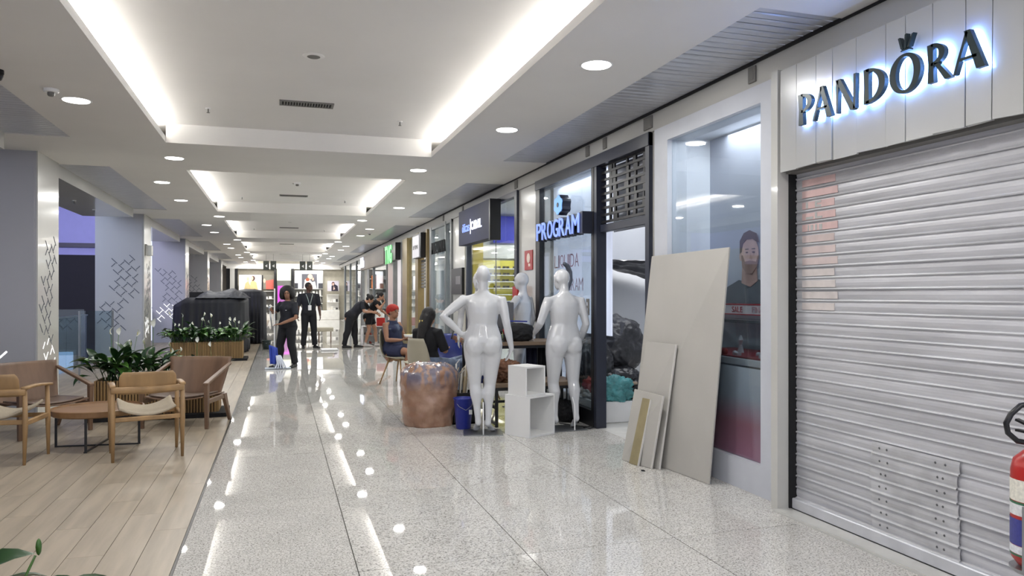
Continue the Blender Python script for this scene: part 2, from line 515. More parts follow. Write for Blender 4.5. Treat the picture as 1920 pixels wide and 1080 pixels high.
names = ['left sprinkler in the first recess', 'right sprinkler in the first recess', 'left sprinkler in the second recess', 'right sprinkler in the second recess', 'left sprinkler in the third recess', 'right sprinkler in the third recess']
for i in range(3):
    sprinkler(-.72, 8.5 + 7.5 * i, 3.47, 'small hanging ' + names[2 * i]); sprinkler(1.31, 8.5 + 7.5 * i, 3.47, 'small hanging ' + names[2 * i + 1])
for i, y in enumerate((12.6, 14.2, 15.6)):
    sprinkler(-3.3, y, 3.08, 'small sprinkler under the bulkhead by the pillars, %s one' % ORD[i])
t = thing('security_camera', 'black dome camera at the left edge under the ceiling', 'camera', (-2.10, 6.75, 3.25))
obj('mount', B().lathe([(0, 0), (.045, 0), (.045, -.03), (0, -.03)]), M['black'], t, world=False)
obj('dome', B().lathe([(.04, -.03), (.04, -.05), (.03, -.075), (.012, -.088), (0, -.09), (0, -.03)]), M['black'], t, world=False, smooth=True)

# end of the room and backdrop walls
struct('wall_left', B().box(-12, -3.98, 26, 26.2, 2.72, 6).box(-12.2, -12, YB, 46, -.2, 6), mat('lilac_wall_paint', (170, 170, 222), 0.6, var=0.02))
struct('trim_20', B().box(-12, -3.98, 25.85, 26.0, 2.95, 3.08), mat('dark_rail', (60, 58, 72), .5))
struct('wall_atrium', B().box(-12, -3.98, 26, 26.2, 0.0, 2.72), mat('dark_storefront', (22, 21, 27), .7))
struct('ceiling_atrium', B().box(-12, -3.9, YB, 47, 5.0, 5.1), mat('atrium_ceiling', (150, 150, 170), .8))

# pillars
M['pgrey'] = mat('satin_pillar_panel', (176, 177, 182), 0.35, var=0.02, scale=(.6, .6, .6))
M['slit'] = mat('dark_slit', (88, 92, 104), 0.7)
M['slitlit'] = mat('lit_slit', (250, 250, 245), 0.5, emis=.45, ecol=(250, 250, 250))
def dashes(parent, fx, x0, x1, z0, z1, lit_below, w, nx=6, seed=1):
    """herringbone of short slits; fx maps (u, z, outward) to local point"""
    r = random.Random(seed); a = 0.10; k = .7071
    cands = []
    for j in range(-40, 41):
        for i in range(-30, 31):
            p = i * .19; q = j * .15
            cands.append((p, q, 1, .078)); cands.append((p + .095 * (j % 2) + .047, q + .075, 0, .056))
    cu_, cz_ = (x0 + x1) / 2, (z0 + z1) / 2
    for p, q, d, L in cands:
        u = cu_ + (p + q) * k; z = cz_ + (q - p) * k
        if not (x0 < u < x1 and z0 < z < z1): continue
        mid = cu_ + (x1 - x0) * .22 * math.sin(z * 3.1 + seed)
        if abs(u - mid) > (x1 - x0) * .34 or r.random() < .08: continue
        du, dz = (L * k, -L * k) if d else (L * k, L * k)
        nu, nz = -dz / L * w, du / L * w
        P_ = [(u - du - nu, z - dz - nz), (u + du - nu, z + dz - nz), (u + du + nu, z + dz + nz), (u - du + nu, z - dz + nz)]
        bb = B().hexa([fx(a_, c, 0.0) for a_, c in P_] + [fx(a_, c, 0.004) for a_, c in P_])
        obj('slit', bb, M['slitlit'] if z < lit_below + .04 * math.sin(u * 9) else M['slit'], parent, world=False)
for i in range(5):
    y0 = 10.42 + 7.5 * i
    p = struct('pillar', B().box(-3.77, -2.83, y0, y0 + 0.90, 0, 3.25), M['pgrey'])
    p['label'] = 'square pillar with slit-cut panels, %s from the camera' % ORD[i]; p['category'] = 'pillar'; p['group'] = 'pillars along the atrium'
    obj('side_panel', B().box(-2.83, -2.815, y0 - .004, y0 + 0.90, 0, 3.25), M['cream'], p)
    obj('front_panel', B().box(-3.75, -2.85, y0 - .012, y0, 0, 3.06), M['pgrey'], p)
    if i < 4:
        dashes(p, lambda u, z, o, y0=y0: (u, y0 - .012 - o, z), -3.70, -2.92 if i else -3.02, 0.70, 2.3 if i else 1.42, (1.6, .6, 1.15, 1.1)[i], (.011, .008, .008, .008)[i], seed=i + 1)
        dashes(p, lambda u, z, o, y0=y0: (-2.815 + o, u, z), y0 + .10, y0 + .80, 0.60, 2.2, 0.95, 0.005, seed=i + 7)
t = thing('wall_speaker', 'small cream speaker box fixed high on the second pillar', 'speaker', (-2.81, 18.2, 2.45))
obj('cabinet', B().box(-2.81, -2.68, 18.02, 18.2, 2.35, 2.58), M['cream'], t, bevel=.01)
obj('bracket', B().bar((-2.82, 18.1, 2.6), (-2.76, 18.1, 2.56), .03), M['vent'], t)

# atrium: glass balustrade, escalator, lit lower area
for i, (a, c_) in enumerate(((-4.0, 10.3), (11.4, 17.8), (18.9, 25.2), (26.4, 32.7))):
    g = thing('glass_balustrade', 'frameless glass balustrade %s' % ['left of the first pillar', 'between first and second pillar', 'between second and third pillar', 'beyond the third pillar'][i], 'balustrade', (-3.9, a, 0), group='glass balustrades by the atrium')
    npan = max(1, int((c_ - a) / 1.3)); w = (c_ - a) / npan
    for k in range(npan):
        obj('pane', B().box(-3.91, -3.898, a + w * k + .01, a + w * (k + 1) - .01, 0.02, 1.05), M['glass_pale'], g)
    obj('handrail', B().box(-3.93, -3.88, a, c_, 1.05, 1.08), M['steel'], g)
t = thing('glass_screen', 'pale blue glass screens standing in front of the second pillar', 'glass panel', (-3.2, 14.2, 0))
obj('pane', B().box(-3.22, -2.72, 14.2, 14.212, 0.45, 1.22), M['glass_pale'], t)
obj('pane', B().box(-3.78, -3.24, 14.6, 14.612, 0.45, 1.24), M['glass_pale'], t)
obj('post', B().box(-3.24, -3.21, 14.2, 14.23, 0, 1.22), M['steel'], t)
obj('post', B().box(-2.74, -2.71, 14.2, 14.23, 0, 1.22), M['steel'], t)
t = thing('escalator', 'grey escalator rising beyond the glass balustrade', 'escalator', (-5.0, 15, 0))
obj('truss', B().poly([(-4.6, 12.5, 2.6), (-4.6, 12.5, 1.9), (-4.6, 17.5, -.2), (-4.6, 18.8, -.2), (-4.6, 18.8, 0)], (-.9, 0, 0)), mat('escalator_cladding', (120, 124, 136), .3, .3), t)
obj('side_glass', B().poly([(-4.58, 12.5, 3.3), (-4.58, 12.5, 2.62), (-4.58, 18.8, .05), (-4.58, 18.8, .7)], (-.01, 0, 0)), M['glass_pale'], t)
obj('handrail', B().bar((-4.59, 12.5, 3.35), (-4.59, 18.8, .75), .06), M['black'], t)
t = thing('reflection_panel', 'blue-white glowing panel standing in for a bright reflection low beyond the glass', 'lit panel', (-4.3, 17.35, 0))  # screen and casing added in place of a bright reflection from below
obj('screen', B().box(-4.62, -4.05, 17.3, 17.35, 0, .32), mat('glowing_blue_panel', (190, 215, 255), .4, emis=.45, ecol=(190, 215, 255)), t)
obj('casing', B().box(-4.66, -4.01, 17.35, 17.42, 0, .36), M['vent'], t)
# ================================================================ RIGHT WALL AND SHOPS
M['shut'] = mat('galvanised_shutter', (196, 196, 199), 0.42, 0.2, var=0.14, scale=(1.5, 1.2, 14), detail=5, bump=0.02)
M['panelw'] = mat('gloss_ivory_panel', (178, 178, 175), 0.24, var=0.02, scale=(1, 1, 1), coat=0.3)
M['signdark'] = mat('dark_sign_letter', (34, 48, 50), 0.35, 0.2)
M['halo'] = mat('sign_backlight', (170, 205, 255), 0.5, emis=13, ecol=(130, 175, 255))
M['litblue'] = mat('lit_sign_face', (90, 120, 220), 0.4, emis=.36, ecol=(140, 165, 255))
M['litwhite'] = mat('lit_white_face', (235, 240, 255), 0.4, emis=.6, ecol=(225, 232, 255))
M['red'] = mat('red_paint', (176, 40, 34), 0.3)
M['redp'] = mat('red_print', (170, 52, 60), 0.5)
M['bluebin'] = mat('blue_plastic', (34, 46, 140), 0.35)
M['shopfloor'] = mat('white_shop_floor', (214, 213, 208), 0.15)
M['shopwall'] = mat('white_shop_wall', (228, 230, 234), 0.5, var=0.01)

b = B()
b.box(3.42, 3.60, YB, 46, 3.06, 3.25)
for (a, c_) in ((6.37, 6.44), (9.76, 10.62), (14.06, 15.06), (17.42, 17.62), (24.55, 24.85), (32.5, 32.8)):
    b.box(3.42, 3.60, a, c_, 0, 3.06)
b.box(3.30, 3.60, 4.40, 4.47, 0, 3.06)
struct('wall_right', b, M['cream'])
struct('trim_11', B().box(3.405, 3.42, YB, 46, 3.235, 3.26), M['gap'])
struct('trim_12', B().box(3.408, 3.42, YB, 46, 3.052, 3.062), M['vent'])
def plate(y, w, i):
    t = tag(obj('wall_vent', B().box(3.405, 3.42, y - w / 2, y + w / 2, 3.10, 3.22).box(3.402, 3.406, y - w / 2 + .02, y + w / 2 - .02, 3.12, 3.20), M['vent'], bevel=.002), 'small grey plate on the cream band above the shopfronts, %s one from the camera' % ORD[i], 'wall vent', 'grey plates on the band above the shops')
for i, (y, w) in enumerate(((4.85, .09), (6.52, .17), (7.53, .09), (8.01, .10), (10.75, .14), (14.2, .1), (16.0, .1))): plate(y, w, i)

# shop rooms behind the glass
struct('wall_back', B().box(7.0, 7.1, 6.40, 46, 0, 3.1), M['shopwall'])
struct('ceiling_shops', B().box(3.60, 7.1, 6.40, 47, 3.06, 3.16), M['shopwall'])
struct('floor_shops', B().box(3.42, 7.1, 6.40, 46, -0.1, 0.002), M['shopfloor'])
for i, (a, c_) in enumerate(((6.38, 6.44), (10.60, 10.66), (14.0, 14.06), (17.45, 17.5), (19.2, 19.25), (21.4, 21.45), (24.6, 24.7), (32.6, 32.7))):
    struct('wall_shop_%d' % (i + 1), B().box(3.6, 7.0, a, c_, 0, 3.06), M['shopwall'])
for (x, y, p, sx, sy, c_) in ((5.0, 8.4, 9, 1.4, 2.4, (.96, .98, 1)), (4.9, 12.4, 42, 1.2, 2, (1, .98, .9)), (4.6, 16.2, 60, 1.2, 1.6, (1, 1, 1)), (4.7, 18.5, 14, 1, 1, (1, .96, .9)),
                        (4.7, 20.3, 26, 1, 1.4, (1, .96, .88)), (4.7, 23.0, 24, 1, 1.4, (1, .95, .92)), (5, 28.5, 60, 1.4, 4, (1, .98, .95)), (5, 38, 80, 1.4, 7, (.98, .99, 1))):
    area('shop_lamp', (x, y, 3.04), (0, 0, 0), sx, sy, p, c_)

# ---- closed shutter shop
fas = thing('sign_fascia', 'ivory panelled fascia with backlit dark lettering PANDORA over the closed shutter', 'shop sign', (3.3, 3.0, 2.34))
obj('casing', B().box(3.316, 3.41, -1.5, 4.37, 2.37, 3.045), M['vent'], fas)
py = [4.37, 4.20, 4.01, 3.86, 3.66, 3.43, 3.29, 3.11, 2.91, 2.76, 2.60, 2.38, 2.1, 1.8, 1.4, 1.0, .6, .2, -.2, -.6, -1.0, -1.5]
for i in range(len(py) - 1):
    y1, y0 = py[i] - .0022, py[i + 1] + .0022
    o1, o2 = RND.uniform(0, .008), RND.uniform(0, .008)
    zb = 2.335 + RND.uniform(0, .012); dy = RND.uniform(-.006, .006)
    bb = B().hexa([(3.30 - o1, y0 + dy, zb), (3.315, y0 + dy, zb), (3.315, y1 + dy, zb + RND.uniform(-.006, .012)), (3.30 - o2, y1 + dy, zb + RND.uniform(-.006, .012)),
                   (3.30, y0, 3.04), (3.315, y0, 3.04), (3.315, y1, 3.04), (3.30, y1, 3.04)])
    obj('panel', bb, M['panelw'], fas)
# letters drawn as flared roman strokes: unit height, width list
def arcpoly(cx, cy, ro, ri, a0, a1, n=22, shift=0.0):
    pts = []
    for k in range(n + 1):
        a = math.radians(a0 + (a1 - a0) * k / n); pts.append((cx + ro[0] * math.cos(a), cy + ro[1] * math.sin(a)))
    for k in range(n, -1, -1):
        a = math.radians(a0 + (a1 - a0) * k / n); pts.append((cx + shift + ri[0] * math.cos(a), cy + ri[1] * math.sin(a)))
    return pts
GL = {
 'P': [[(0, 0), (.24, 0), (.21, .5), (.21, 1), (-.03, 1), (.02, .5)], arcpoly(.14, .70, (.52, .31), (.29, .225), 92, -92)],
 'A': [[(-.04, 0), (.05, 0), (.46, .96), (.38, 1.02)], [(.32, 1.02), (.52, 1.02), (1.0, 0), (.72, 0)], [(.2, .30), (.74, .30), (.72, .37), (.2, .37)]],
 'N': [[(.03, 0), (.10, 0), (.13, 1), (.02, 1)], [(.0, 1.02), (.21, 1.02), (.88, .0), (.78, -.04), (.66, -.02)], [(.78, -.02), (.87, 0), (.91, 1.02), (.80, 1.02)]],
 'D': [[(0, 0), (.23, 0), (.21, .5), (.23, 1), (0, 1), (.02, .5)], arcpoly(.12, .5, (.78, .50), (.52, .42), 92, -92)],
 'O': [arcpoly(.5, .5, (.52, .54), (.30, .455), 0, 179), arcpoly(.5, .5, (.52, .54), (.30, .455), 179, 360)],
 'R': [[(0, 0), (.24, 0), (.21, .5), (.21, 1), (-.03, 1), (.02, .5)], arcpoly(.14, .72, (.52, .29), (.29, .205), 92, -92), [(.22, .50), (.42, .47), (.92, -.01), (.66, -.01)]],
}
lay = [('P', 4.11, 4.03), ('A', 3.968, 3.805), ('N', 3.77, 3.60), ('D', 3.54, 3.38), ('O', 3.345, 3.14), ('R', 3.09, 2.96), ('A', 2.93, 2.76)]
H = 0.20; ZB = 2.603
for ch, ya, yb in lay:
    w = ya - yb; ux = {'P': .64, 'A': .98, 'N': .91, 'D': .9, 'O': 1.0, 'R': .92}[ch]
    f = B(); hb = B()
    if ch == 'P': w = .122
    if ch == 'R': w = .145
    for pl in GL[ch]:
        pts = [(3.245, ya - px_ / ux * w, ZB + pz * H) for px_, pz in pl]
        f.poly(pts, (.028, 0, 0)); hb.poly([(3.274, y, z) for _, y, z in pts], (.004, 0, 0))
    obj('letter', f, M['signdark'], fas); obj('backlight', hb, M['halo'], fas)
f = B()   # crown above the O
cy, cz = 3.24, ZB + H + .026
for k, (dy, hh) in enumerate(((.036, .065), (.0, .075), (-.036, .065))):
    f.poly([(3.245, cy + dy * .6 + .008, cz + .012), (3.245, cy + dy * .6 - .008, cz + .012), (3.245, cy + dy * 1.3 - .011, cz + .012 + hh), (3.245, cy + dy * 1.3 + .001, cz + .012 + hh * .96)], (.028, 0, 0))
for dy in (-.022, 0, .022): f.ell((3.256, cy + dy, cz + .012), (.012, .009, .009))
f.poly([(3.245, cy + .03, cz - .004), (3.245, cy - .03, cz - .004), (3.245, cy - .028, cz + .004), (3.245, cy + .028, cz + .004)], (.028, 0, 0))
obj('crown_emblem', f, M['signdark'], fas)

sh = thing('roller_shutter', 'closed ribbed grey metal roller shutter at the right', 'shutter', (3.45, 2, 0))
prof = [(0.0, 0.0), (-.010, .002), (-.013, .008), (-.010, .013), (0.0, .016), (-.004, .03), (-.006, .046), (-.004, .062), (0.0, .077)]
def slatmesh(y0, y1, off=0.0, sag=0.0, n=1, nm='shutter_slat', m=None):
    bb = B()
    bb.grid(lambda u, v: (3.45 - off + prof[min(len(prof) - 1, int(round(v * (len(prof) - 1))))][0], y0 + (y1 - y0) * u, prof[min(len(prof) - 1, int(round(v * (len(prof) - 1))))][1]), n, len(prof) - 1)
    return mesh_of(bb, nm, m or M['shut'])
sm = slatmesh(-1.4, 4.385)
sm.transform(Matrix.Translation((-3.45, -2, 0)))
for k in range(30):
    o = obj('shutter_slat', sm, None, sh, solid=.0); o.location = (RND.uniform(-.002, .002), 0, .075 + .0765 * k)
obj('backing', B().box(3.462, 3.47, -1.4, 4.39, 0, 2.345), M['gap'], sh)
obj('guide_rail', B().box(3.39, 3.50, 4.385, 4.402, 0, 2.36), M['blackm'], sh)
obj('bottom_bar', B().box(3.405, 3.46, -1.4, 4.385, 0.012, .085), mat('pale_bottom_bar', (205, 206, 210), .35, .2), sh, bevel=.006)
obj('housing_lip', B().box(3.36, 3.46, -1.4, 4.385, 2.335, 2.36), M['vent'], sh)
patch = slatmesh(3.07, 3.68, .010, n=1, nm='repair_plate', m=mat('repair_plate_steel', (196, 196, 198), .42, .25, var=.12, scale=(5, 5, 5)))
patch.transform(Matrix.Translation((-3.45, -2, 0)))
bm_ = mesh_of(B().ell((0, 0, 0), (.006, .008, .008), n=1), 'bolt', mat('dull_bolt', (96, 96, 98), .4, .6), True)
for k in range(7):
    o = obj('repair_plate', patch, None, sh, solid=.002); o.location = (-.003, RND.uniform(-.01, .01), .075 + .0765 * k)
    for y in (3.16, 3.21, 3.56, 3.61):
        q = obj('bolt', bm_, None, sh); q.location = (-.019, y - 2 + RND.uniform(-.01, .01), .075 + .0765 * k + .045)
fp = thing('poster_ghost', 'pinkish ghost of a sale poster painted onto the upper left of the closed shutter', 'poster', (3.43, 4.1, 1.6))  # ghost image of a poster, painted as flat prints on the slats
fm_ = [mat('ghost_pink_print', c_, .6, var=.08, scale=(12, 12, 12)) for c_ in ((206, 176, 172), (200, 184, 180), (204, 196, 192))]
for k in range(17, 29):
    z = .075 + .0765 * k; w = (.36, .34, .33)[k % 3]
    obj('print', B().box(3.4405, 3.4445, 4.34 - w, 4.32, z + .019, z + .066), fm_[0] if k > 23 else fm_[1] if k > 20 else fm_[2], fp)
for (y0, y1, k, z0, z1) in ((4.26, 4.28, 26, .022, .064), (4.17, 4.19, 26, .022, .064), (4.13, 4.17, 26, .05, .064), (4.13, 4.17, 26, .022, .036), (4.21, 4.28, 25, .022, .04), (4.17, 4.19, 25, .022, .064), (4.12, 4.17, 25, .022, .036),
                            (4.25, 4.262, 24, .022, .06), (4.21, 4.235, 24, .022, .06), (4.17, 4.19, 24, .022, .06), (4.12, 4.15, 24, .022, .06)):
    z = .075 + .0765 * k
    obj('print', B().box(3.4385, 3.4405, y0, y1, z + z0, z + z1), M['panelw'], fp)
struct('trim_13', B().box(3.26, 3.40, YB, 4.40, -.01, .012).box(3.27, 3.28, YB, 4.40, .012, .015), mat('pale_door_sill', (196, 195, 190), .2))

# the sale poster ghost exists only as the pink prints on the slats
# fire extinguisher
ex = thing('fire_extinguisher', 'red fire extinguisher with black hose cut by the right edge of the frame', 'extinguisher', (3.04, 2.34, 0.36))
obj('cylinder', B().lathe([(0, 0), (.07, 0), (.092, .03), (.095, .06), (.095, .40), (.085, .445), (.05, .48), (.03, .495), (0, .5)], n=32), M['red'], ex, world=False, smooth=True)
for z0, z1, c_, nm in ((.275, .365, (232, 228, 214), 'label'), (.215, .262, (226, 226, 226), 'label'), (.09, .20, (62, 66, 140), 'label'), (.055, .088, (226, 226, 230), 'label'), (.262, .272, (60, 110, 80), 'stripe'), (.045, .053, (60, 110, 80), 'stripe')):
    bb = B(); bb.grid(lambda u, v, z0=z0, z1=z1: (.0965 * math.cos(math.pi * (.62 + u * .98)), .0965 * math.sin(math.pi * (.62 + u * .98)), z0 + (z1 - z0) * v), 24, 1)
    obj(nm, bb, mat('extinguisher_label', c_, .4, var=.12, scale=(70, 70, 70)), ex, world=False)
obj('valve', B().cyl((0, 0, .495), (0, 0, .56), .018).bar((0, -.03, .565), (0, .09, .60), .022, .01).bar((0, -.03, .55), (0, .09, .555), .022, .01), M['black'], ex, world=False)
pts = [(0, 0, .54)]
for k in range(15):
    a = math.radians(-60 - 230 * k / 14 + 0)
    u = .012 + .085 * math.cos(a) - .03; z = .60 + .075 * math.sin(a)
    pts.append((u * .8 - .03, -u * -.9 * -1 * -.3, z))
pts = [(0.02, -.02, .525), (-.03, .0, .515), (-.085, .02, .525), (-.125, .03, .56), (-.135, .03, .60), (-.12, .02, .64), (-.08, .01, .675), (-.02, -.02, .69), (.05, -.05, .68), (.10, -.08, .60), (.11, -.09, .4), (.10, -.10, .2)]
obj('hose', B().limb(pts, .0115, 10), M['black'], ex, world=False, smooth=True)
st = thing('extinguisher_stand', 'chrome floor stand under the fire extinguisher', 'stand', (3.04, 2.34, 0))
bb = B().cyl((0, 0, 0), (0, 0, .015), .15, n=28).cyl((0, 0, .015), (0, 0, .34), .02)
obj('post', bb, M['steel'], st, world=False)
obj('cradle', B().lathe([(0, .33), (.085, .33), (.10, .345), (.10, .352), (0, .352)]).bar((-.0985, -.02, .345), (-.0985, -.02, .62), .008, .012), M['steel'], st, world=False)

# ---- display window
wf = B().box(3.40, 3.60, 4.47, 6.37, 0, .23).box(3.40, 3.60, 4.47, 6.37, 2.92, 3.06).box(3.40, 3.60, 4.47, 4.73, .23, 2.92).box(3.40, 3.60, 6.12, 6.37, .23, 2.92)
w1 = struct('window_1', wf, M['frame_grey'])
obj('pane', B().box(3.445, 3.455, 4.73, 6.12, .23, 2.92), M['glass'], w1)
struct('wall_display_left', B().box(3.6, 4.6, 6.30, 6.37, .2, 3.06), M['shopwall'])
struct('wall_display_right', B().box(3.6, 4.6, 4.42, 4.50, .2, 3.06), M['shopwall'])
struct('wall_display_back', B().box(4.25, 4.32, 4.4, 6.37, 0, 3.06), M['shopwall'])
struct('ceiling_display', B().box(3.6, 4.6, 4.4, 6.38, 2.99, 3.06), M['shopwall'])
struct('floor_display', B().box(3.6, 4.6, 4.4, 6.38, .14, .2), M['shopwall'])
area('window_fill', (3.85, 5.3, 2.97), (0, 0, 0), .3, 1.4, 7, (.93, .95, 1))
area('window_fill', (3.53, 8.7, 2.96), (0, 0, 0), .12, 1.7, 5, (.93, .95, 1))  # unseen strip added to brighten the panel behind the glass
def film():
    m = bpy.data.materials.new('tinted_window_film'); m.use_nodes = True; nt = m.node_tree
    b_ = nt.nodes['Principled BSDF']; tc = nt.nodes.new('ShaderNodeTexCoord'); sp = nt.nodes.new('ShaderNodeSeparateXYZ'); mr = nt.nodes.new('ShaderNodeMapRange'); rp = nt.nodes.new('ShaderNodeValToRGB')
    nt.links.new(tc.outputs['Object'], sp.inputs[0]); nt.links.new(sp.outputs['Z'], mr.inputs[0])
    mr.inputs[1].default_value = .23; mr.inputs[2].default_value = .98
    nt.links.new(mr.outputs[0], rp.inputs[0])
    e = rp.color_ramp.elements
    e[0].position = 0; e[0].color = lin((236, 160, 184)) + [1]
    e[1].position = 1; e[1].color = lin((214, 218, 226)) + [1]
    k = e.new(.35); k.color = lin((206, 138, 152)) + [1]
    k = e.new(.62); k.color = lin((196, 198, 208)) + [1]
    nt.links.new(rp.outputs[0], b_.inputs['Base Color']); b_.inputs['Roughness'].default_value = .3; b_.inputs['Alpha'].default_value = .8
    return m
obj('window_film', B().box(3.457, 3.459, 4.73, 6.12, .23, .93), film(), w1)
bd = thing('display_poster', 'pale backdrop poster of a bearded man in a dark T-shirt inside the window', 'poster', (3.95, 5.4, 1.42))  # print colours paled to imitate the veil of the window glass
def flat(pts, x, m, nm, parent, t=.003):
    return obj(nm, B().poly([(x, y, z) for y, z in pts], (t, 0, 0)), m, parent)
def oval(cy, cz, ry, rz_, n=20, a0=0, a1=360): return [(cy + ry * math.cos(math.radians(a0 + (a1 - a0) * k / n)), cz + rz_ * math.sin(math.radians(a0 + (a1 - a0) * k / n))) for k in range(n + (0 if a1 - a0 == 360 else 1))]
flat([(4.50, 1.42), (6.3, 1.42), (6.3, 2.98), (4.50, 2.98)], 3.96, mat('grey_backdrop_print', (178, 181, 192), .6, var=.1, scale=(.8, .8, .8)), 'backdrop', bd)
def man(pts): return [(5.64 + (y - 5.60) * 1.45, max(1.42, 1.42 + (z - 1.535) * 1.45)) for y, z in pts]
flat(man([(5.98, 1.42), (5.20, 1.42), (5.22, 1.58), (5.52, 1.68), (5.62, 1.66), (5.72, 1.68), (5.90, 1.62)]), 3.952, mat('dark_shirt_print', (104, 108, 114), .6), 'print', bd)
flat(man([(5.69, 1.66), (5.60, 1.635), (5.53, 1.67), (5.54, 1.78), (5.68, 1.78)]), 3.948, mat('neck_print', (186, 152, 142), .6), 'print', bd)
flat(man(oval(5.60, 1.83, .085, .115)), 3.944, mat('face_print', (206, 174, 164), .6, var=.08, scale=(12, 12, 12)), 'print', bd)
flat(man([(5.685, 1.83), (5.675, 1.76), (5.635, 1.72), (5.575, 1.715), (5.525, 1.76), (5.517, 1.82), (5.535, 1.785), (5.57, 1.792), (5.60, 1.795), (5.65, 1.79), (5.67, 1.83)]), 3.940, mat('beard_print', (150, 122, 112), .6), 'print', bd)
flat(man([(5.70, 1.84), (5.70, 1.92), (5.66, 1.965), (5.60, 1.98), (5.53, 1.955), (5.505, 1.90), (5.53, 1.905), (5.57, 1.925), (5.63, 1.925), (5.67, 1.90), (5.682, 1.85)]), 3.940, mat('hair_print', (112, 98, 94), .6), 'print', bd)
flat(man(oval(5.69, 1.825, .016, .028)), 3.942, bpy.data.materials['face_print'], 'print', bd)
for cy_ in (5.625, 5.56):
    flat(man(oval(cy_, 1.845, .013, .005, 10)), 3.938, bpy.data.materials['hair_print'], 'print', bd, .002)
    flat(man([(cy_ - .018, 1.862), (cy_ + .018, 1.862), (cy_ + .016, 1.868), (cy_ - .016, 1.868)]), 3.938, bpy.data.materials['hair_print'], 'print', bd, .002)
flat(man([(5.588, 1.84), (5.598, 1.805), (5.575, 1.803)]), 3.938, bpy.data.materials['neck_print'], 'print', bd, .002)
flat(man([(5.615, 1.775), (5.572, 1.775), (5.575, 1.768), (5.612, 1.768)]), 3.936, bpy.data.materials['redp' if 'redp' in bpy.data.materials else 'beard_print'], 'print', bd, .002)
sb = thing('sale_banner', 'white banner with red borders reading SALE FINAL above the jewellery case', 'banner', (3.9, 5.4, 1.32))
obj('banner', B().box(3.90, 3.905, 4.52, 6.2, 1.32, 1.415), mat('banner_white', (216, 208, 210), .5), sb)
obj('border', B().box(3.897, 3.90, 4.52, 6.2, 1.405, 1.418), M['redp'], sb)
obj('border', B().box(3.897, 3.90, 4.52, 6.2, 1.318, 1.328), M['redp'], sb)
text_on('SALE', (3.896, 5.84, 1.342), RWALL, .05, sb, M['redp'], total=.17, depth=.002)
text_on('FINAL', (3.896, 5.54, 1.342), RWALL, .05, sb, mat('faded_red_print', (196, 150, 156), .6), total=.2, depth=.002)
text_on('SALE', (3.896, 5.16, 1.342), RWALL, .05, sb, M['redp'], total=.17, depth=.002)
jc = thing('jewellery_case', 'grey jewellery counter with glass case and red card inside the window', 'display case', (3.75, 5.3, .2))
obj('counter', B().box(3.56, 4.2, 4.6, 6.2, .2, .93), mat('grey_counter', (150, 154, 160), .4), jc)
obj('top_slab', B().box(3.53, 4.2, 4.55, 6.25, .93, .985), mat('pale_counter_top', (196, 198, 202), .3), jc, bevel=.004)
obj('red_liner', B().box(3.56, 4.15, 4.6, 6.2, .985, .995), M['redp'], jc)
obj('glass_case', B().box(3.545, 3.552, 4.58, 6.22, .985, 1.27).box(3.545, 4.15, 4.58, 6.22, 1.27, 1.278), M['glass'], jc)
obj('case_rail', B().box(3.53, 3.56, 4.56, 6.24, 1.275, 1.295), M['steel'], jc)
obj('red_card', B().hexa([(3.85, 5.0, 1.0), (3.86, 5.0, 1.0), (3.86, 5.36, 1.0), (3.85, 5.36, 1.0), (3.88, 5.0, 1.24), (3.89, 5.0, 1.24), (3.89, 5.36, 1.24), (3.88, 5.36, 1.24)]), M['red'], jc)
jm = mat('white_jewellery_stand', (232, 230, 230), .4)
for i in range(9):
    y = 5.02 + i * .115; x = 3.63 + (i % 3) * .07
    q = B().box(x - .02, x + .02, y - .03, y + .03, .995, 1.003 + .012 * (i % 2)).lathe([(0, 0), (.022, 0), (.02, .012), (0, .02)], (x, y + .02, 1.005), 10)
    if i in (1, 5): q = B().lathe([(0, 0), (.03, 0), (.026, .02), (.012, .07), (.022, .11), (.008, .15), (0, .15)], (x + .05, y, .995), 14)
    tag(obj('jewellery_stand', q, jm, smooth=False), 'white jewellery stand in the window case, %s from the right' % ['first', 'second', 'third', 'fourth', 'fifth', 'sixth', 'seventh', 'eighth', 'last'][i], 'jewellery stand', 'white jewellery stands in the case')
tag(obj('ring_dish', B().lathe([(0, 0), (.02, 0), (.028, .02), (.018, .05), (0, .055)], (3.60, 5.50, .995), 14), M['red'], smooth=True), 'small red jewellery box among the white stands in the case', 'jewellery box')

# ---- the second shop: dark frame, raised grille, PROGRAM sign
d1 = struct('door_1', B().box(3.38, 3.50, 6.44, 6.52, 0, 3.06).box(3.38, 3.50, 7.68, 7.75, 0, 2.95), M['navy'])
obj('header', B().box(3.37, 3.52, 6.44, 9.76, 2.93, 3.055), M['navy'], d1)
w2 = struct('window_2', B().box(3.38, 3.46, 7.765, 7.83, 0, 2.93).box(3.38, 3.46, 9.60, 9.76, 0, 2.93).box(3.38, 3.46, 7.83, 9.60, 0, .18), M['black'])
obj('pane', B().box(3.415, 3.423, 7.83, 9.60, .18, 2.93), M['glass'], w2)
obj('steel_edge', B().box(3.41, 3.43, 7.83, 7.845, .18, 2.93), M['steel'], w2)
gr = thing('raised_grille', 'black roller grille half raised above the open doorway', 'grille', (3.45, 7.1, 2.2))
for k in range(9):
    z = 2.29 + .078 * k
    obj('grille_bar', B().box(3.435, 3.465, 6.53, 7.67, z, z + .026), M['black'], gr)
obj('bottom_bar', B().box(3.42, 3.48, 6.53, 7.67, 2.19, 2.275), M['navy'], gr, bevel=.004)
r_ = random.Random(4)
lm = mesh_of(B().box(-.01, .01, -.045, .045, 0, .05), 'grille_link', M['black'])
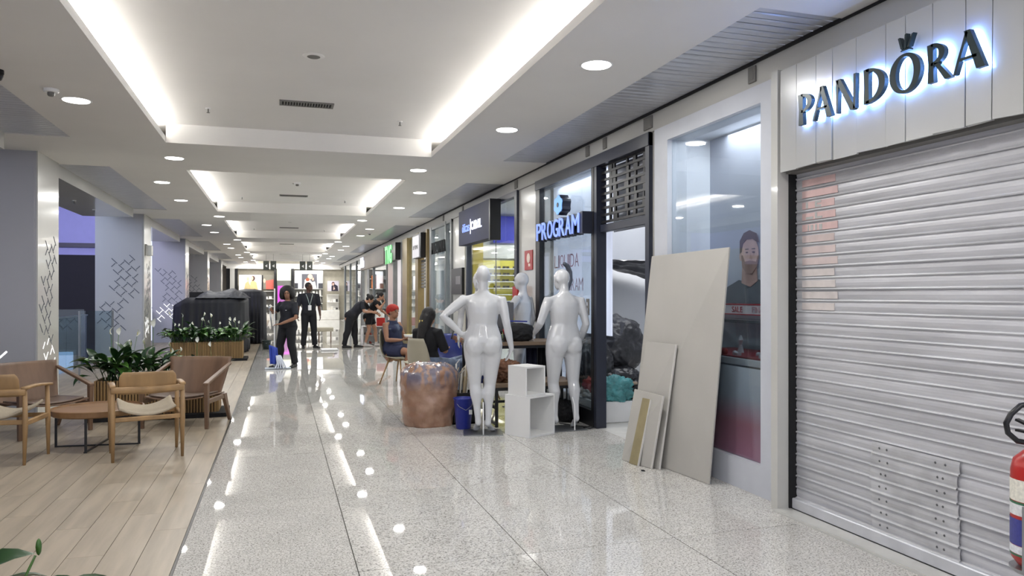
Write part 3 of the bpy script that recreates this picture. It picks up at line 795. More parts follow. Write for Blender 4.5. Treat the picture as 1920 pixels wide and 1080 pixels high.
for k in range(9):
    for y in (6.66, 6.86, 7.04, 7.34, 7.44):
        o = obj('grille_link', lm, None, gr); o.location = (0, y - 7.1 + r_.uniform(-.02, .02), 2.316 + .078 * k - 2.2); o.scale.y = r_.choice((.35, .7, 1.1))
obj('back_sheet', B().box(3.60, 3.605, 6.5, 7.7, 2.2, 2.95), mat('pale_grey_sheet', (158, 162, 172), .5), gr)
wd = struct('wall_display_panel', B().box(3.64, 3.66, 7.86, 8.72, 1.02, 3.05).box(3.64, 3.66, 8.725, 9.74, .3, 3.05), mat('glowing_white_panel', (200, 206, 222), .35, var=.01, emis=.27, ecol=(215, 222, 242)))  # glow added to the panel itself so it reads evenly bright
text_on('LIQUIDA', (3.638, 9.70, 1.86), RWALL, .17, wd, mat('thin_red_print', (178, 92, 96), .5), total=.90, depth=.002, bold=-.012)
text_on('PROGRAM', (3.638, 9.60, 1.55), RWALL, .16, wd, mat('thin_rose_print', (186, 150, 156), .5), total=.94, depth=.002, bold=-.012)
sg = thing('program_sign', 'lit blue-white block letters PROGRAM with dark sides above the window', 'shop sign', (3.3, 8.6, 2.2))
text_on('PROGRAM', (3.255, 9.34, 2.205), RWALL, .22, sg, M['litblue'], total=1.50, depth=.012, bold=.0)
text_on('PROGRAM', (3.38, 9.345, 2.195), RWALL, .24, sg, M['navy'], total=1.51, depth=.118, bold=.012, name='letter_body')
obj('end_block', B().box(3.26, 3.38, 7.80, 7.86, 2.19, 2.44), M['navy'], sg)
lg = thing('logo_sign', 'lit blue cog-shaped emblem with dark depth above the PROGRAM letters', 'shop sign', (3.3, 8.57, 2.6))
pl = []
for k in range(24):
    a = math.radians(15 * k); r = .125 if (k // 2) % 2 else .108
    pl.append((8.60 + r * 1.25 * math.cos(a), 2.60 + r * math.sin(a)))
obj('body', B().poly([(3.275, y, z) for y, z in pl], (.11, 0, 0)), M['navy'], lg)
obj('lit_face', B().poly([(3.268, 8.60 + (y - 8.60) * .95, 2.60 + (z - 2.60) * .95) for y, z in pl], (.007, 0, 0)), mat('lit_emblem_face', (110, 165, 235), .4, emis=.3, ecol=(110, 165, 235)), lg)
obj('mark', B().poly([(3.262, y, z) for y, z in oval(8.60, 2.60, .03, .03)], (.006, 0, 0)), M['navy'], lg)
# inside the doorway
struct('wall_inner_1', B().box(3.66, 4.47, 9.70, 9.76, 0, 3.06).box(4.47, 7.0, 9.70, 9.80, 2.0, 3.06), M['shopwall'])
struct('wall_inner_2', B().box(4.4, 7.0, 10.50, 10.58, 0, 3.0), M['shopwall'])
struct('baseboard_1', B().box(4.45, 7.0, 10.46, 10.50, 0.25, .55), M['white'])
area('niche_lamp', (5.3, 10.1, 2.3), (0, 0, 0), 1.2, .3, 4)
sh2 = thing('plastic_sheet', 'crumpled dark plastic sheeting sagging under the white bulkhead in the doorway', 'plastic sheet', (4.6, 9.9, 2.0))
bb = B(); bb.grid(lambda u, v: (4.50 + 1.5 * u, 9.82 + .6 * v, 1.99 - .42 * (u ** 1.0) * v - .05 * noise.noise(V((u * 5, v * 5, 2))) - .02 * noise.noise(V((u * 15, v * 12, 7)))), 24, 12)
obj('sheet', bb, mat('grey_black_plastic', (62, 62, 66), .28, var=.2), sh2, smooth=True, solid=.004)
pf = tag(obj('display_plinth', B().box(3.52, 4.7, 7.95, 9.68, 0.002, .25), M['white'], bevel=.01), 'low white plinth inside the doorway with bags heaped on it', 'plinth')
sw = thing('switch_plate', 'small grey switch plate on the glass beside the dark door frame', 'switch', (3.405, 7.99, 1.36))
obj('plate', B().box(3.40, 3.413, 7.95, 8.03, 1.26, 1.45), M['vent'], sw, bevel=.003)
obj('button', B().box(3.396, 3.402, 7.975, 8.005, 1.37, 1.41).box(3.396, 3.402, 7.975, 8.005, 1.30, 1.34), M['frame_grey'], sw)

# pillar with the fire sign
fs = thing('fire_sign', 'red and white fire equipment sign on the white pilaster', 'sign', (3.40, 10.15, 1.98))
obj('board', B().box(3.405, 3.418, 9.98, 10.32, 1.85, 2.13), M['red'], fs)
obj('symbol', B().poly([(3.402, y, z) for y, z in oval(10.14, 2.02, .075, .07)], (.004, 0, 0)).box(3.402, 3.405, 10.06, 10.14, 1.90, 1.94), mat('sign_cream', (230, 214, 200), .5), fs)
tag(obj('hydrant_box', B().box(3.30, 3.418, 10.34, 10.58, 1.15, 1.62), M['red'], bevel=.006), 'dark red hydrant box low on the white pilaster behind the mannequin', 'hydrant box')

# ---- optician
w3 = struct('window_3', B().box(3.38, 3.48, 10.62, 10.74, 0, 3.06).box(3.38, 3.48, 13.72, 13.82, 0, 2.5).box(3.40, 3.46, 10.74, 14.06, 0, .15).box(3.38, 3.48, 10.74, 14.06, 2.98, 3.06), M['navy'])
obj('pane', B().box(3.425, 3.432, 10.74, 11.9, .15, 2.98), M['glass'], w3)
obj('pane', B().box(3.425, 3.432, 11.91, 13.72, .15, 2.98), M['glass'], w3)
obj('seam', B().box(3.422, 3.434, 11.895, 11.915, .15, 2.5), M['mull'], w3)
os_ = thing('optician_sign', 'dark slate sign box with glowing lettering óticas CAROL', 'shop sign', (3.2, 12.5, 2.4))
obj('box', B().box(3.20, 3.38, 11.52, 13.62, 2.40, 3.03), mat('slate_sign_board', (40, 44, 70), .6, var=.03, spec=.3), os_, bevel=.004)
obj('end_cap', B().box(3.20, 3.38, 11.46, 11.52, 2.37, 3.03), M['black'], os_)
text_on('óticas', (3.196, 13.30, 2.62), RWALL, .15, os_, M['litblue'], total=.55, depth=.01)
obj('divider', B().box(3.186, 3.196, 12.69, 12.71, 2.56, 2.82), M['litwhite'], os_)
text_on('CAROL', (3.196, 12.64, 2.62), RWALL, .15, os_, M['litwhite'], total=.72, depth=.01, bold=.02)
yel = mat('yellow_shelf_back', (226, 214, 92), .5, emis=.06, ecol=(240, 225, 90))
sw_ = thing('eyewear_shelves', 'yellow backed wall shelves of spectacles inside the optician', 'shelves', (4.2, 13.9, 1.2))
obj('back_panel', B().box(3.55, 5.6, 13.96, 13.99, .5, 2.16), yel, sw_)
obj('upright', B().box(3.52, 3.72, 13.80, 13.95, .4, 2.6), mat('mustard_upright', (206, 182, 60), .5), sw_)
obj('upright', B().box(4.43, 4.52, 13.85, 13.95, .4, 2.25), bpy.data.materials['mustard_upright'], sw_)
obj('blue_band', B().box(3.72, 5.4, 13.84, 13.93, 1.22, 1.36), mat('blue_band', (40, 66, 150), .4), sw_)
spec = mesh_of(B().box(-.065, -.008, -.01, .01, 0, .04).box(.008, .065, -.01, .01, 0, .04).box(-.01, .01, -.01, .0, .02, .03), 'spectacles', mat('dark_eyewear', (52, 46, 40), .3))
for k in range(6):
    z = 1.36 + .125 * k
    obj('shelf', B().box(3.74, 5.4, 13.80, 13.95, z, z + .018), M['white'], sw_)
    if k < 6:
        for j in range(8):
            if RND.random() < .15: continue
            o = bpy.data.objects.new('spectacles', spec); C.objects.link(o)
            o.location = (3.82 + .19 * j + RND.uniform(-.02, .02), 13.85, z + .018)
            tag(o, 'dark spectacles on the %s yellow shelf from the bottom, %s from the left' % (['lowest', 'second', 'third', 'fourth', 'fifth', 'top'][k], POS[j]), 'spectacles', 'spectacles on the yellow shelves')
tag(obj('blue_poster', B().box(3.95, 4.46, 13.90, 13.92, 2.5, 3.02), mat('royal_blue_poster', (44, 50, 176), .5, emis=.15)), 'plain royal blue panel hanging beside the optician sign', 'poster')
tag(obj('white_header', B().box(3.75, 4.5, 13.93, 13.95, 2.2, 2.46), M['white']), 'blank white board above the eyewear shelves', 'board')

# ---- pilaster with screen, glass shop
tv = thing('wall_screen', 'black wall screen on the white pilaster past the optician', 'screen', (3.40, 14.5, 1.8))
obj('casing', B().box(3.36, 3.418, 14.05, 14.95, 1.50, 2.02), M['black'], tv, bevel=.006)
obj('picture', B().box(3.355, 3.36, 14.15, 14.55, 1.70, 1.86), mat('grey_screen_glow', (110, 108, 110), .3), tv)
w4 = struct('window_4', B().box(3.38, 3.48, 15.06, 15.18, 0, 3.06).box(3.38, 3.48, 15.62, 15.70, 0, 3.06).box(3.38, 3.48, 17.2, 17.42, 0, 3.06).box(3.40, 3.46, 15.06, 17.42, 0, .12).box(3.39, 3.47, 15.06, 17.42, 3.0, 3.06), M['mull'])
obj('pane', B().box(3.425, 3.432, 15.18, 15.62, .12, 3.0), M['glass'], w4)
obj('pane', B().box(3.425, 3.432, 15.70, 17.2, .12, 3.0), M['glass'], w4)
ms = thing('glass_lettering', 'tall black lettering MIZUNIA across the shop glass', 'shop sign', (3.38, 16.5, 2.5))
text_on('MIZUNIA', (3.375, 17.0, 2.42), RWALL, .26, ms, M['blackm'], total=1.5, depth=.03, bold=.015, gap=.35)
cu = thing('curtain', 'pale grey curtain hanging inside the glass shop', 'curtain', (3.9, 16.4, 0))
bb = B(); bb.grid(lambda u, v: (3.75 + .9 * u + .0, 17.2 - .25 * u + .04 * math.sin(u * 40), .01 + 3.04 * v), 60, 2)
obj('cloth', bb, mat('grey_curtain_cloth', (214, 215, 212), .8), cu, smooth=True, solid=.01)

# ---- shops further along
d2 = struct('door_2', B().box(3.36, 3.5, 17.62, 17.78, 0, 3.06).box(3.34, 3.5, 18.72, 19.12, 0, 3.06), M['gold'])
s5 = thing('small_shop_sign', 'pale square sign in a black frame over the brass shopfront', 'shop sign', (3.25, 18.4, 2.6))
obj('frame', B().box(3.26, 3.40, 17.9, 18.95, 2.40, 3.0), M['black'], s5)
obj('face', B().box(3.24, 3.26, 18.05, 18.95, 2.42, 2.95), mat('pale_sign_face', (196, 194, 200), .4, emis=.2), s5)
text_on('OPTIMA', (3.238, 18.85, 2.62), RWALL, .1, s5, M['vent'], total=.7, depth=.003)
s6 = thing('half_shutter', 'half lowered grey shutter in the brass framed doorway', 'shutter', (3.42, 18.2, 1.6))
for k in range(9): obj('shutter_slat', B().box(3.42, 3.445, 17.78, 18.72, 1.66 + k * .08, 1.66 + k * .08 + .066), M['vent'], s6, bevel=.012)
w5 = struct('window_5', B().box(3.36, 3.5, 20.55, 21.35, 0, 3.06), M['gold'])
obj('pane', B().box(3.425, 3.432, 19.12, 20.55, .02, 3.0), M['glass'], w5)
for i, (x, z0, z1, c_) in enumerate(((3.75, 1.3, 1.85, (196, 190, 226)), (3.75, .6, 1.25, (214, 176, 190)), (4.5, 1.0, 2.2, (226, 206, 176)))):
    tag(obj('lilac_poster', B().box(x, x + .5, 21.36, 21.385, z0, z1), mat('soft_poster_print', c_, .5, var=.2, scale=(9, 9, 9))), ['lilac poster inside the brass framed window', 'pink poster under the lilac one in the brass framed window', 'cream poster deep inside the brass framed window'][i], 'poster')
d3 = struct('door_3', B().box(3.38, 3.5, 21.35, 21.75, 0, 3.06).box(3.37, 3.5, 23.2, 23.3, 0, 2.6), M['mull'])
obj('pink_panel', B().box(3.40, 3.46, 23.3, 24.6, 0, 2.6), mat('blush_panel', (208, 188, 182), .4), d3)
obj('white_door', B().box(3.9, 3.95, 21.8, 23.0, 0, 2.25), mat('cream_door_leaf', (214, 202, 190), .4), d3)
text_on('0', (3.89, 22.75, 1.55), RWALL, .22, d3, M['blackm'], total=.16, depth=.005)
lt = thing('tube_light', 'bright vertical white light strip inside the green signed shop', 'light', (3.6, 21.9, 0))
obj('tube', B().box(3.58, 3.62, 21.85, 22.15, .05, 2.3), mat('white_tube', (255, 252, 245), .4, emis=.5, ecol=(255, 252, 245)), lt)
gs = thing('green_sign', 'lit green sign of tall letters in a black box', 'shop sign', (3.2, 22.8, 2.7))
obj('box', B().box(3.24, 3.40, 21.9, 24.2, 2.52, 3.03), M['black'], gs)
gm = mat('lit_green_letter', (120, 205, 130), .4, emis=.4, ecol=(120, 210, 135))
text_on('TNG', (3.235, 24.05, 2.45), RWALL, .56, gs, gm, total=1.6, depth=.02, bold=.03)
br = thing('brown_fascia', 'long taupe fascia with a small glowing cursive sign over the glass shop', 'shop sign', (3.3, 28, 2.5))
obj('board', B().box(3.30, 3.42, 24.9, 32.4, 2.52, 3.05), mat('taupe_fascia', (116, 106, 96), .5, var=.05), br)
text_on('Jeb', (3.28, 32.2, 2.60), RWALL, .42, br, M['litwhite'], total=1.6, depth=.03, bold=.02)
w6 = struct('window_6', B().box(3.38, 3.48, 24.85, 24.95, 0, 2.52).box(3.38, 3.48, 28.6, 28.68, 0, 2.52).box(3.38, 3.48, 32.4, 32.5, 0, 2.52), M['mull'])
obj('pane', B().box(3.425, 3.432, 24.95, 28.6, .02, 2.52), M['glass'], w6)
w7 = struct('window_7', B().box(3.38, 3.48, 32.8, 33.1, 0, 3.06).box(3.38, 3.48, 35.2, 35.3, 0, 3.06).box(3.38, 3.48, 38.4, 38.5, 0, 3.06).box(3.38, 3.48, 41.5, 41.8, 0, 3.06), M['mull'])
for i, (a, c_) in enumerate(((33.1, 35.2), (35.3, 38.4), (38.5, 41.5))): obj('pane', B().box(3.425, 3.432, a, c_, .02, 3.0), M['glass'], w7)

M['shelfw'] = mat('white_shelf', (232, 230, 224), .4, emis=.03, ecol=(255, 250, 240))
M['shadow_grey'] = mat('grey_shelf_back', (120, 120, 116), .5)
def shelfunit(x0, x1, y, z0, nsh, pitch, lab, items, seed, face=-1, back=None):
    t = thing('display_shelves', lab, 'shelves', ((x0 + x1) / 2, y, z0))
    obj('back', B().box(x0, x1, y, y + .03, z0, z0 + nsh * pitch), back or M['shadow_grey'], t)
    if y > 45: obj('base', B().box(x0, x1, y - .29, y, .555, z0 - .03) if z0 > .6 else B().box(x0, x1, y - .29, y, .0, z0 - .03), M['shelfw'], t)
    else: obj('base', B().box(x0, x1, y - .29, y, .0, z0 - .03), M['shelfw'], t)
    rr = random.Random(seed)
    for k in range(nsh + 1):
        obj('shelf', B().box(x0, x1, y - .3, y, z0 + k * pitch - .03, z0 + k * pitch), M['shelfw'], t)
    return t
def bottles(x0, x1, y, zs, n, lab, grp, seed, h0=.10, h1=.26):
    rr = random.Random(seed)
    ms_ = []
    for c_ in ((236, 234, 230), (228, 224, 214), (210, 206, 200), (70, 66, 66)):
        k = 'pack_%d_%d' % (c_[0], c_[2])
        mm = M.setdefault(k, mat('pale_packaging' if c_[0] > 100 else 'dark_packaging', c_, .4, emis=.04 if c_[0] > 100 else 0))
        ms_.append([mesh_of(B().lathe([(0, 0), (.5, 0), (.5, .62), (.2, .75), (.2, 1), (0, 1)], n=8), 'bottle', mm), mesh_of(B().box(-.5, .5, -.5, .5, 0, 1), 'carton', mm)])
    for zi, z in enumerate(zs):
        for i in range(n):
            m2 = rr.choice(rr.choices(ms_, (5, 3, 2, 1))[0])
            o = bpy.data.objects.new('bottle' if m2.name.startswith('bottle') else 'carton', m2); C.objects.link(o)
            w = rr.uniform(.09, .17); o.scale = (w, w, rr.uniform(h0, h1))
            o.location = (x0 + (x1 - x0) * (i + .5) / n, y - .12, z)
            tag(o, '%s %s on the %s shelf %s, %s from the left' % ('dark' if '70_66' in m2.materials[0].name or 'dark' in m2.materials[0].name else 'pale', 'bottle' if m2.name.startswith('bottle') else 'carton', ['lowest', 'second', 'third', 'fourth', 'fifth'][zi], lab, POS[i]), 'bottle' if m2.name.startswith('bottle') else 'box', grp)
shelfunit(3.7, 5.8, 32.55, .5, 5, .42, 'white shelves at the far side of the taupe fascia shop', 0, 1)
bottles(3.75, 5.7, 32.55, [.5 + .42 * k for k in range(5)], 9, 'under the taupe fascia', 'products under the taupe fascia', 3)
tag(obj('orange_poster', B().box(3.75, 4.25, 32.2, 32.22, 1.75, 2.3), mat('orange_print', (214, 120, 60), .5, var=.3, scale=(7, 7, 7))), 'small orange poster in the shop under the taupe fascia', 'poster')
tag(obj('clothes_rail', B().box(4.6, 5.4, 31.5, 31.6, .9, 2.0).box(4.5, 5.5, 31.53, 31.57, 2.04, 2.08).box(4.5, 4.54, 31.53, 31.57, 0, 2.04).box(5.46, 5.5, 31.53, 31.57, 0, 2.04), mat('pale_hanging_clothes', (176, 186, 180), .7, var=.25, scale=(14, 14, 1))), 'rail of pale clothes inside the shop under the taupe fascia', 'clothes rail')

# ================================================================ END SHOP
ye = 45.9
struct('wall_end', B().box(-4.0, 7.1, 46.2, 46.4, 0, 3.7), mat('warm_wall', (196, 190, 172), .6))
struct('trim_14', B().box(-2.9, 3.5, 45.5, 46.2, 2.98, 3.3), M['ceil_lip'])
struct('trim_15', B().box(-2.9, -2.3, 45.6, 46.2, 0, 2.98).box(-.30, -.16, 45.4, 46.2, 0, 3.0).box(.66, .80, 45.4, 46.2, 0, 3.0), M['black'])
struct('trim_16', B().box(-2.7, -2.45, 45.5, 45.62, 0, 2.98), M['cream'])
area('end_lamp', (.5, 44.0, 3.2), (math.radians(25), 0, 0), 5, .5, 42, (1, .98, .94))
def poster(lab, x0, x1, z0, z1, y, base, shapes, lit=.22):
    t = thing('light_poster', lab, 'poster', ((x0 + x1) / 2, y, z0))
    obj('panel', B().box(x0, x1, y, y + .05, z0, z1), mat('poster_panel', base, .4, emis=lit, ecol=base), t)
    for i, (pts, c_) in enumerate(shapes):
        yy = y - .004 * (i + 1)
        obj('print', B().poly([(x0 + u * (x1 - x0), yy, z0 + v * (z1 - z0)) for u, v in pts], (0, .003, 0)), mat('poster_print', c_, .5, emis=lit * .4, ecol=c_), t)
    return t
def ov(cx, cz, rx, rz_, n=14): return [(cx + rx * math.cos(2 * math.pi * k / n), cz + rz_ * math.sin(2 * math.pi * k / n)) for k in range(n)]
poster('lit poster of two people in tan clothes at the far left of the end shop', -2.22, -1.0, 1.75, 2.62, 45.6, (232, 228, 234),
       [([(.22, 0), (.28, .45), (.42, .62), (.5, .3), (.5, 0)], (206, 176, 128)), ([(.5, 0), (.5, .5), (.62, .68), (.78, .5), (.85, 0)], (220, 184, 132)), (ov(.40, .74, .07, .13), (216, 176, 140)), (ov(.62, .78, .10, .17), (74, 50, 40)), (ov(.58, .78, .06, .13), (218, 178, 146))])
poster('dark and red lit poster beside the black post in the end shop', -.98, -.32, 1.80, 2.62, 45.6, (120, 116, 104),
       [([(0, 0), (.0, 1), (.12, 1), (.12, 0)], (40, 40, 44)), ([(.35, 0), (.35, .6), (1, .7), (1, 0)], (196, 96, 84)), (ov(.22, .6, .1, .16), (210, 180, 160))])
shelfunit(-2.2, -.32, 45.9, .35, 3, .45, 'pale shelves under the left posters of the end shop', 0, 2)
bottles(-2.1, -.4, 45.85, (.35, .80, 1.25), 8, 'under the left posters', 'packs under the left posters', 5, .08, .18)
q = thing('lit_counter_unit', 'grey central unit with glowing pale header and magenta screen', 'unit', (.25, 45.5, 0))
obj('body', B().box(-.14, .64, 45.5, 46.0, 0, 2.3), mat('grey_unit', (110, 112, 106), .4), q)
obj('header', B().box(-.14, .64, 45.45, 45.9, 2.3, 2.98), mat('pale_green_header', (206, 210, 190), .4, emis=.15, ecol=(206, 210, 186)), q)
obj('letter', B().box(.05, .40, 45.43, 45.45, 2.50, 2.53).box(.05, .08, 45.43, 45.45, 2.5, 2.8).box(.37, .40, 45.43, 45.45, 2.5, 2.8).box(.44, .47, 45.43, 45.45, 2.5, 2.8), M['litwhite'], q)
obj('screen', B().box(-.10, .56, 45.47, 45.5, .95, 2.0), mat('magenta_screen', (196, 70, 196), .4, emis=.3, ecol=(196, 70, 196)), q)
obj('screen_window', B().box(.0, .46, 45.455, 45.47, 1.1, 1.85), mat('screen_pale', (150, 90, 150), .4, emis=.1, ecol=(200, 150, 200)), q)
poster('lit poster of a model in white over the jewellery shelves of the end shop', .85, 2.45, 1.85, 2.9, 45.6, (226, 228, 236),
       [([(.25, 0), (.25, .82), (.8, .82), (.8, 0)], (84, 84, 92)), ([(.32, 0), (.36, .5), (.48, .6), (.62, .35), (.72, .4), (.78, 0)], (232, 222, 218)), (ov(.55, .66, .09, .14), (222, 178, 152)), (ov(.46, .5, .07, .10), (150, 76, 52)), ([(.62, .45), (.62, .6), (.68, .6), (.68, .45)], (210, 160, 140)), ([(0, 0), (0, .3), (.12, .3), (.12, 0)], (60, 60, 66)), ([(.84, 0), (.84, .3), (1, .3), (1, 0)], (60, 60, 66))])
shelfunit(.85, 2.45, 45.9, .55, 3, .43, 'jewellery display shelves under the central poster of the end shop', 0, 4)
bottles(.9, 2.4, 45.85, (.55, .98, 1.41), 8, 'under the central poster', 'white displays under the central poster', 8, .16, .36)
poster('small lit portrait poster right of the jewellery shelves', 2.72, 3.38, 1.70, 2.3, 45.6, (196, 190, 200),
       [([(.35, 0), (.35, .5), (.55, .75), (.9, .5), (.95, 0)], (50, 44, 60)), (ov(.5, .72, .13, .2), (90, 50, 50)), (ov(.5, .68, .08, .14), (214, 176, 160)), ([(.5, .1), (.55, .5), (.68, .2)], (220, 190, 176))], .12)
shelfunit(2.70, 3.40, 45.9, .6, 2, .45, 'narrow shelves under the small portrait poster', 0, 5, back=M['shelfw'])
bottles(2.75, 3.35, 45.85, (.6, 1.05), 4, 'under the portrait poster', 'boxes under the portrait poster', 9, .08, .2)
tag(obj('counter_front', B().box(.82, 3.4, 45.2, 45.38, 0, .55), M['shelfw'], bevel=.02), 'long cream counter base across the end shop', 'counter')
shelfunit(3.7, 6.5, 43.5, .4, 6, .42, 'white shelves of products behind the last glass front on the right', 0, 6)
bottles(3.8, 6.4, 43.45, [.4 + .42 * k for k in range(5)], 12, 'behind the last glass', 'products behind the last glass front', 12, .14, .34)
for i, (x, lab) in enumerate(((-.75, 'left dark square hanging sign over the walkway before the end shop'), (.95, 'right dark square hanging sign over the walkway before the end shop'))):
    t = thing('hanging_sign', lab, 'sign', (x, 38.0, 3.0), group='hanging wayfinding signs')
    for dx in (0, .33):
        obj('board', B().box(x + dx, x + dx + .27, 38.0, 38.03, 2.68, 3.12), mat('dark_sign_board', (74, 78, 74), .5), t)
        obj('arrow', B().poly([(x + dx + .08, 37.99, 2.88), (x + dx + .19, 37.99, 2.96), (x + dx + .19, 37.99, 2.80)], (0, .01, 0)), M['white'], t)
    obj('rod', B().box(x + .13, x + .14, 38.01, 38.02, 3.12, 3.47).box(x + .46, x + .47, 38.01, 38.02, 3.12, 3.47), M['vent'], t)
# ================================================================ LOUNGE FURNITURE
def oak_chair(name, lab, loc, rz):
    t = thing(name, lab, 'chair', loc, rz, 'light oak armchairs round the coffee table')
    k = dict(world=False, smooth=False)
    for sx in (-1, 1):
        obj('leg', B().loft([B().ring((sx * .285, -.23, 0), (.013, 0, 0), (0, .013, 0), 8), B().ring((sx * .287, -.215, .36), (.024, 0, 0), (0, .022, 0), 8), B().ring((sx * .287, -.225, .665), (.019, 0, 0), (0, .02, 0), 8)]), M['oak'], t, world=False, smooth=True)
        obj('leg', B().loft([B().ring((sx * .285, .24, 0), (.013, 0, 0), (0, .013, 0), 8), B().ring((sx * .287, .225, .36), (.024, 0, 0), (0, .022, 0), 8), B().ring((sx * .287, .21, .655), (.018, 0, 0), (0, .02, 0), 8)]), M['oak'], t, world=False, smooth=True)
        obj('armrest', B().grid(lambda u, v, sx=sx: (sx * (.262 + .05 * v), -.25 + .53 * u, .675 + .012 * math.sin(u * math.pi) - .02 * u), 8, 2), M['oak'], t, world=False, smooth=True, solid=.024, bevel=.004)
        obj('side_rail', B().bar((sx * .287, -.21, .365), (sx * .287, .22, .375), .028, .045), M['oak'], t, world=False, bevel=.006)
    obj('back_rail', B().grid(lambda u, v: (-.30 + .60 * u, -.235 - .03 * math.sin(math.pi * u), .615 + .055 * v), 12, 2), M['oak'], t, world=False, smooth=True, solid=.028, bevel=.005)
    def bp(u, v):
        z = .60 + .20 * v; w = .235 - .045 * max(0, v - .7) ** 2 * 8
        return (-w + 2 * w * u, -.19 - .055 * math.sin(math.pi * u) - .03 * v, z)
    obj('backrest', B().grid(bp, 16, 8), M['oak'], t, world=False, smooth=True, solid=.014, bevel=.003)
    obj('front_rail', B().bar((-.27, .22, .375), (.27, .22, .375), .028, .04), M['oak'], t, world=False, bevel=.006)
    obj('rear_rail', B().bar((-.27, -.215, .375), (.27, -.215, .375), .028, .04), M['oak'], t, world=False, bevel=.006)
    def st(u, v):
        x = (u - .5) * 2
        return (x * .235, -.20 + .46 * v, .405 + .085 * x * x * (.8 + .2 * v) - .02 * math.sin(math.pi * v) + .02 * v)
    obj('seat', B().grid(st, 16, 10), M['fabric'], t, world=False, smooth=True, solid=.025, bevel=.006, label='beige upholstered curved seat')
    return t
oak_chair('armchair', 'light oak armchair with curved backrest seen from behind in front of the planter', (-1.19, 7.69, 0), math.radians(12.9))
oak_chair('armchair', 'light oak armchair cut by the left edge of the picture', (-2.39, 7.80, 0), math.radians(-8))

def lounge(name, lab, loc, rz):
    t = thing(name, lab, 'chair', loc, rz, 'brown walnut lounge chairs by the planter')
    for sx in (-1, 1):
        x = sx * .365
        obj('leg', B().hexa([(x - .02, .29, 0), (x + .02, .29, 0), (x + .02, .325, 0), (x - .02, .325, 0), (x - .022, .28, .50), (x + .022, .28, .50), (x + .022, .34, .50), (x - .022, .34, .50)]), M['walnut'], t, world=False, bevel=.004)
        obj('leg', B().hexa([(x - .018, -.345, 0), (x + .018, -.345, 0), (x + .018, -.31, 0), (x - .018, -.31, 0), (x - .022, -.19, .34), (x + .022, -.19, .34), (x + .022, -.11, .34), (x - .022, -.11, .34)]), M['walnut'], t, world=False, bevel=.004)
        obj('armrest', B().hexa([(x - .03, .345, .485), (x + .03, .345, .485), (x + .02, -.34, .66), (x - .02, -.34, .66), (x - .03, .345, .515), (x + .03, .345, .515), (x + .02, -.34, .69), (x - .02, -.34, .69)]), M['walnut'], t, world=False, bevel=.005)
        obj('side_rail', B().bar((x, -.17, .31), (x, .30, .30), .03, .05), M['walnut'], t, world=False, bevel=.004)
    def bk(u, v):
        w = .30 + .075 * v
        return (-w + 2 * w * u, -.20 - .17 * v - .05 * math.sin(math.pi * u), .30 + .45 * v)
    obj('backrest', B().grid(bk, 16, 8), M['walnut'], t, world=False, smooth=True, solid=.016, bevel=.003)
    def st(u, v):
        x = (u - .5) * 2
        return (x * .33, -.26 + .60 * v, .305 + .035 * x * x + .02 * v)
    obj('seat', B().grid(st, 16, 8), M['walnut'], t, world=False, smooth=True, solid=.016, bevel=.003)
    def cu(u, v):
        x = (u - .5) * 2
        return (x * .29, -.18 + .50 * v, .328 + .03 * x * x + .02 * v)
    obj('seat_pad', B().grid(cu, 12, 8), mat('brown_leather_pad', (112, 94, 82), .45), t, world=False, smooth=True, solid=.02, bevel=.006)
    return t
lounge('lounge_chair', 'low walnut lounge chair with wide back in front of the right half of the planter', (-1.02, 9.36, 0), math.radians(161.3))
lounge('lounge_chair', 'low walnut lounge chair with wide back at the left below the pillar', (-2.475, 9.25, 0), math.radians(223))

t = thing('coffee_table', 'low round wooden coffee table with thin black metal frame', 'table', (-1.72, 8.3, 0))
obj('tabletop', B().lathe([(0, .325), (.395, .325), (.41, .335), (.415, .385), (.40, .39), (.395, .372), (0, .372)], n=48), mat('table_oak', (142, 108, 74), .4, var=.14, scale=(3, 14, 6), detail=5), t, world=False)
for k in range(4):
    a = math.radians(45 + 90 * k - 49)
    c_, s_ = math.cos(a), math.sin(a)
    obj('leg', B().bar((.375 * c_, .375 * s_, 0), (.375 * c_, .375 * s_, .33), .022, .010), M['black'], t, world=False)
obj('crossbar', B().bar((-.375, .035, .006), (.375, -.035, .006), .02, .012).bar((.035, .375, .006), (-.035, -.375, .006), .02, .012), M['black'], t, world=False)

# ---------------------------------------------------------------- planters and peace lilies
M['leaf'] = mat('dark_lily_leaf', (34, 66, 30), 0.35, var=.25, scale=(9, 9, 9), spec=.5)
M['leaf2'] = mat('fresh_lily_leaf', (70, 110, 44), 0.35, var=.2, scale=(9, 9, 9))
M['petal'] = mat('white_lily_spathe', (236, 238, 228), 0.45, var=.03)
M['spadix'] = mat('pale_spadix', (206, 204, 150), 0.6)
def leaf_mesh(L, w, lift, droop, m, nm='leaf', stem=.45):
    b_ = B(); n_ = 7
    def pt(s):   # spine
        a = lift - droop * s ** 1.6
        return s
    xs = [(0.0, 0.0)]; ang = lift
    N_ = 10; step = L / N_
    x = z = 0.0; sp = [(0, 0)]
    for k in range(N_):
        s = (k + 1) / N_; a = math.radians(lift - droop * s * s)
        x += math.cos(a) * step; z += math.sin(a) * step; sp.append((x, z))
    rows = []
    for k, (x, z) in enumerate(sp):
        s = k / N_
        hw = .004 if s < stem else w / 2 * math.sin(math.pi * min(1, (s - stem) / (1 - stem)) ** .8) + .001
        rows.append([(x, -hw, z + hw * .35), (x, 0, z), (x, hw, z + hw * .35)])
    vs = [[b_.bm.verts.new(q) for q in r] for r in rows]
    for k in range(N_):
        for j in range(2): b_.bm.faces.new((vs[k][j], vs[k + 1][j], vs[k + 1][j + 1], vs[k][j + 1]))
    return mesh_of(b_, nm, m, True)
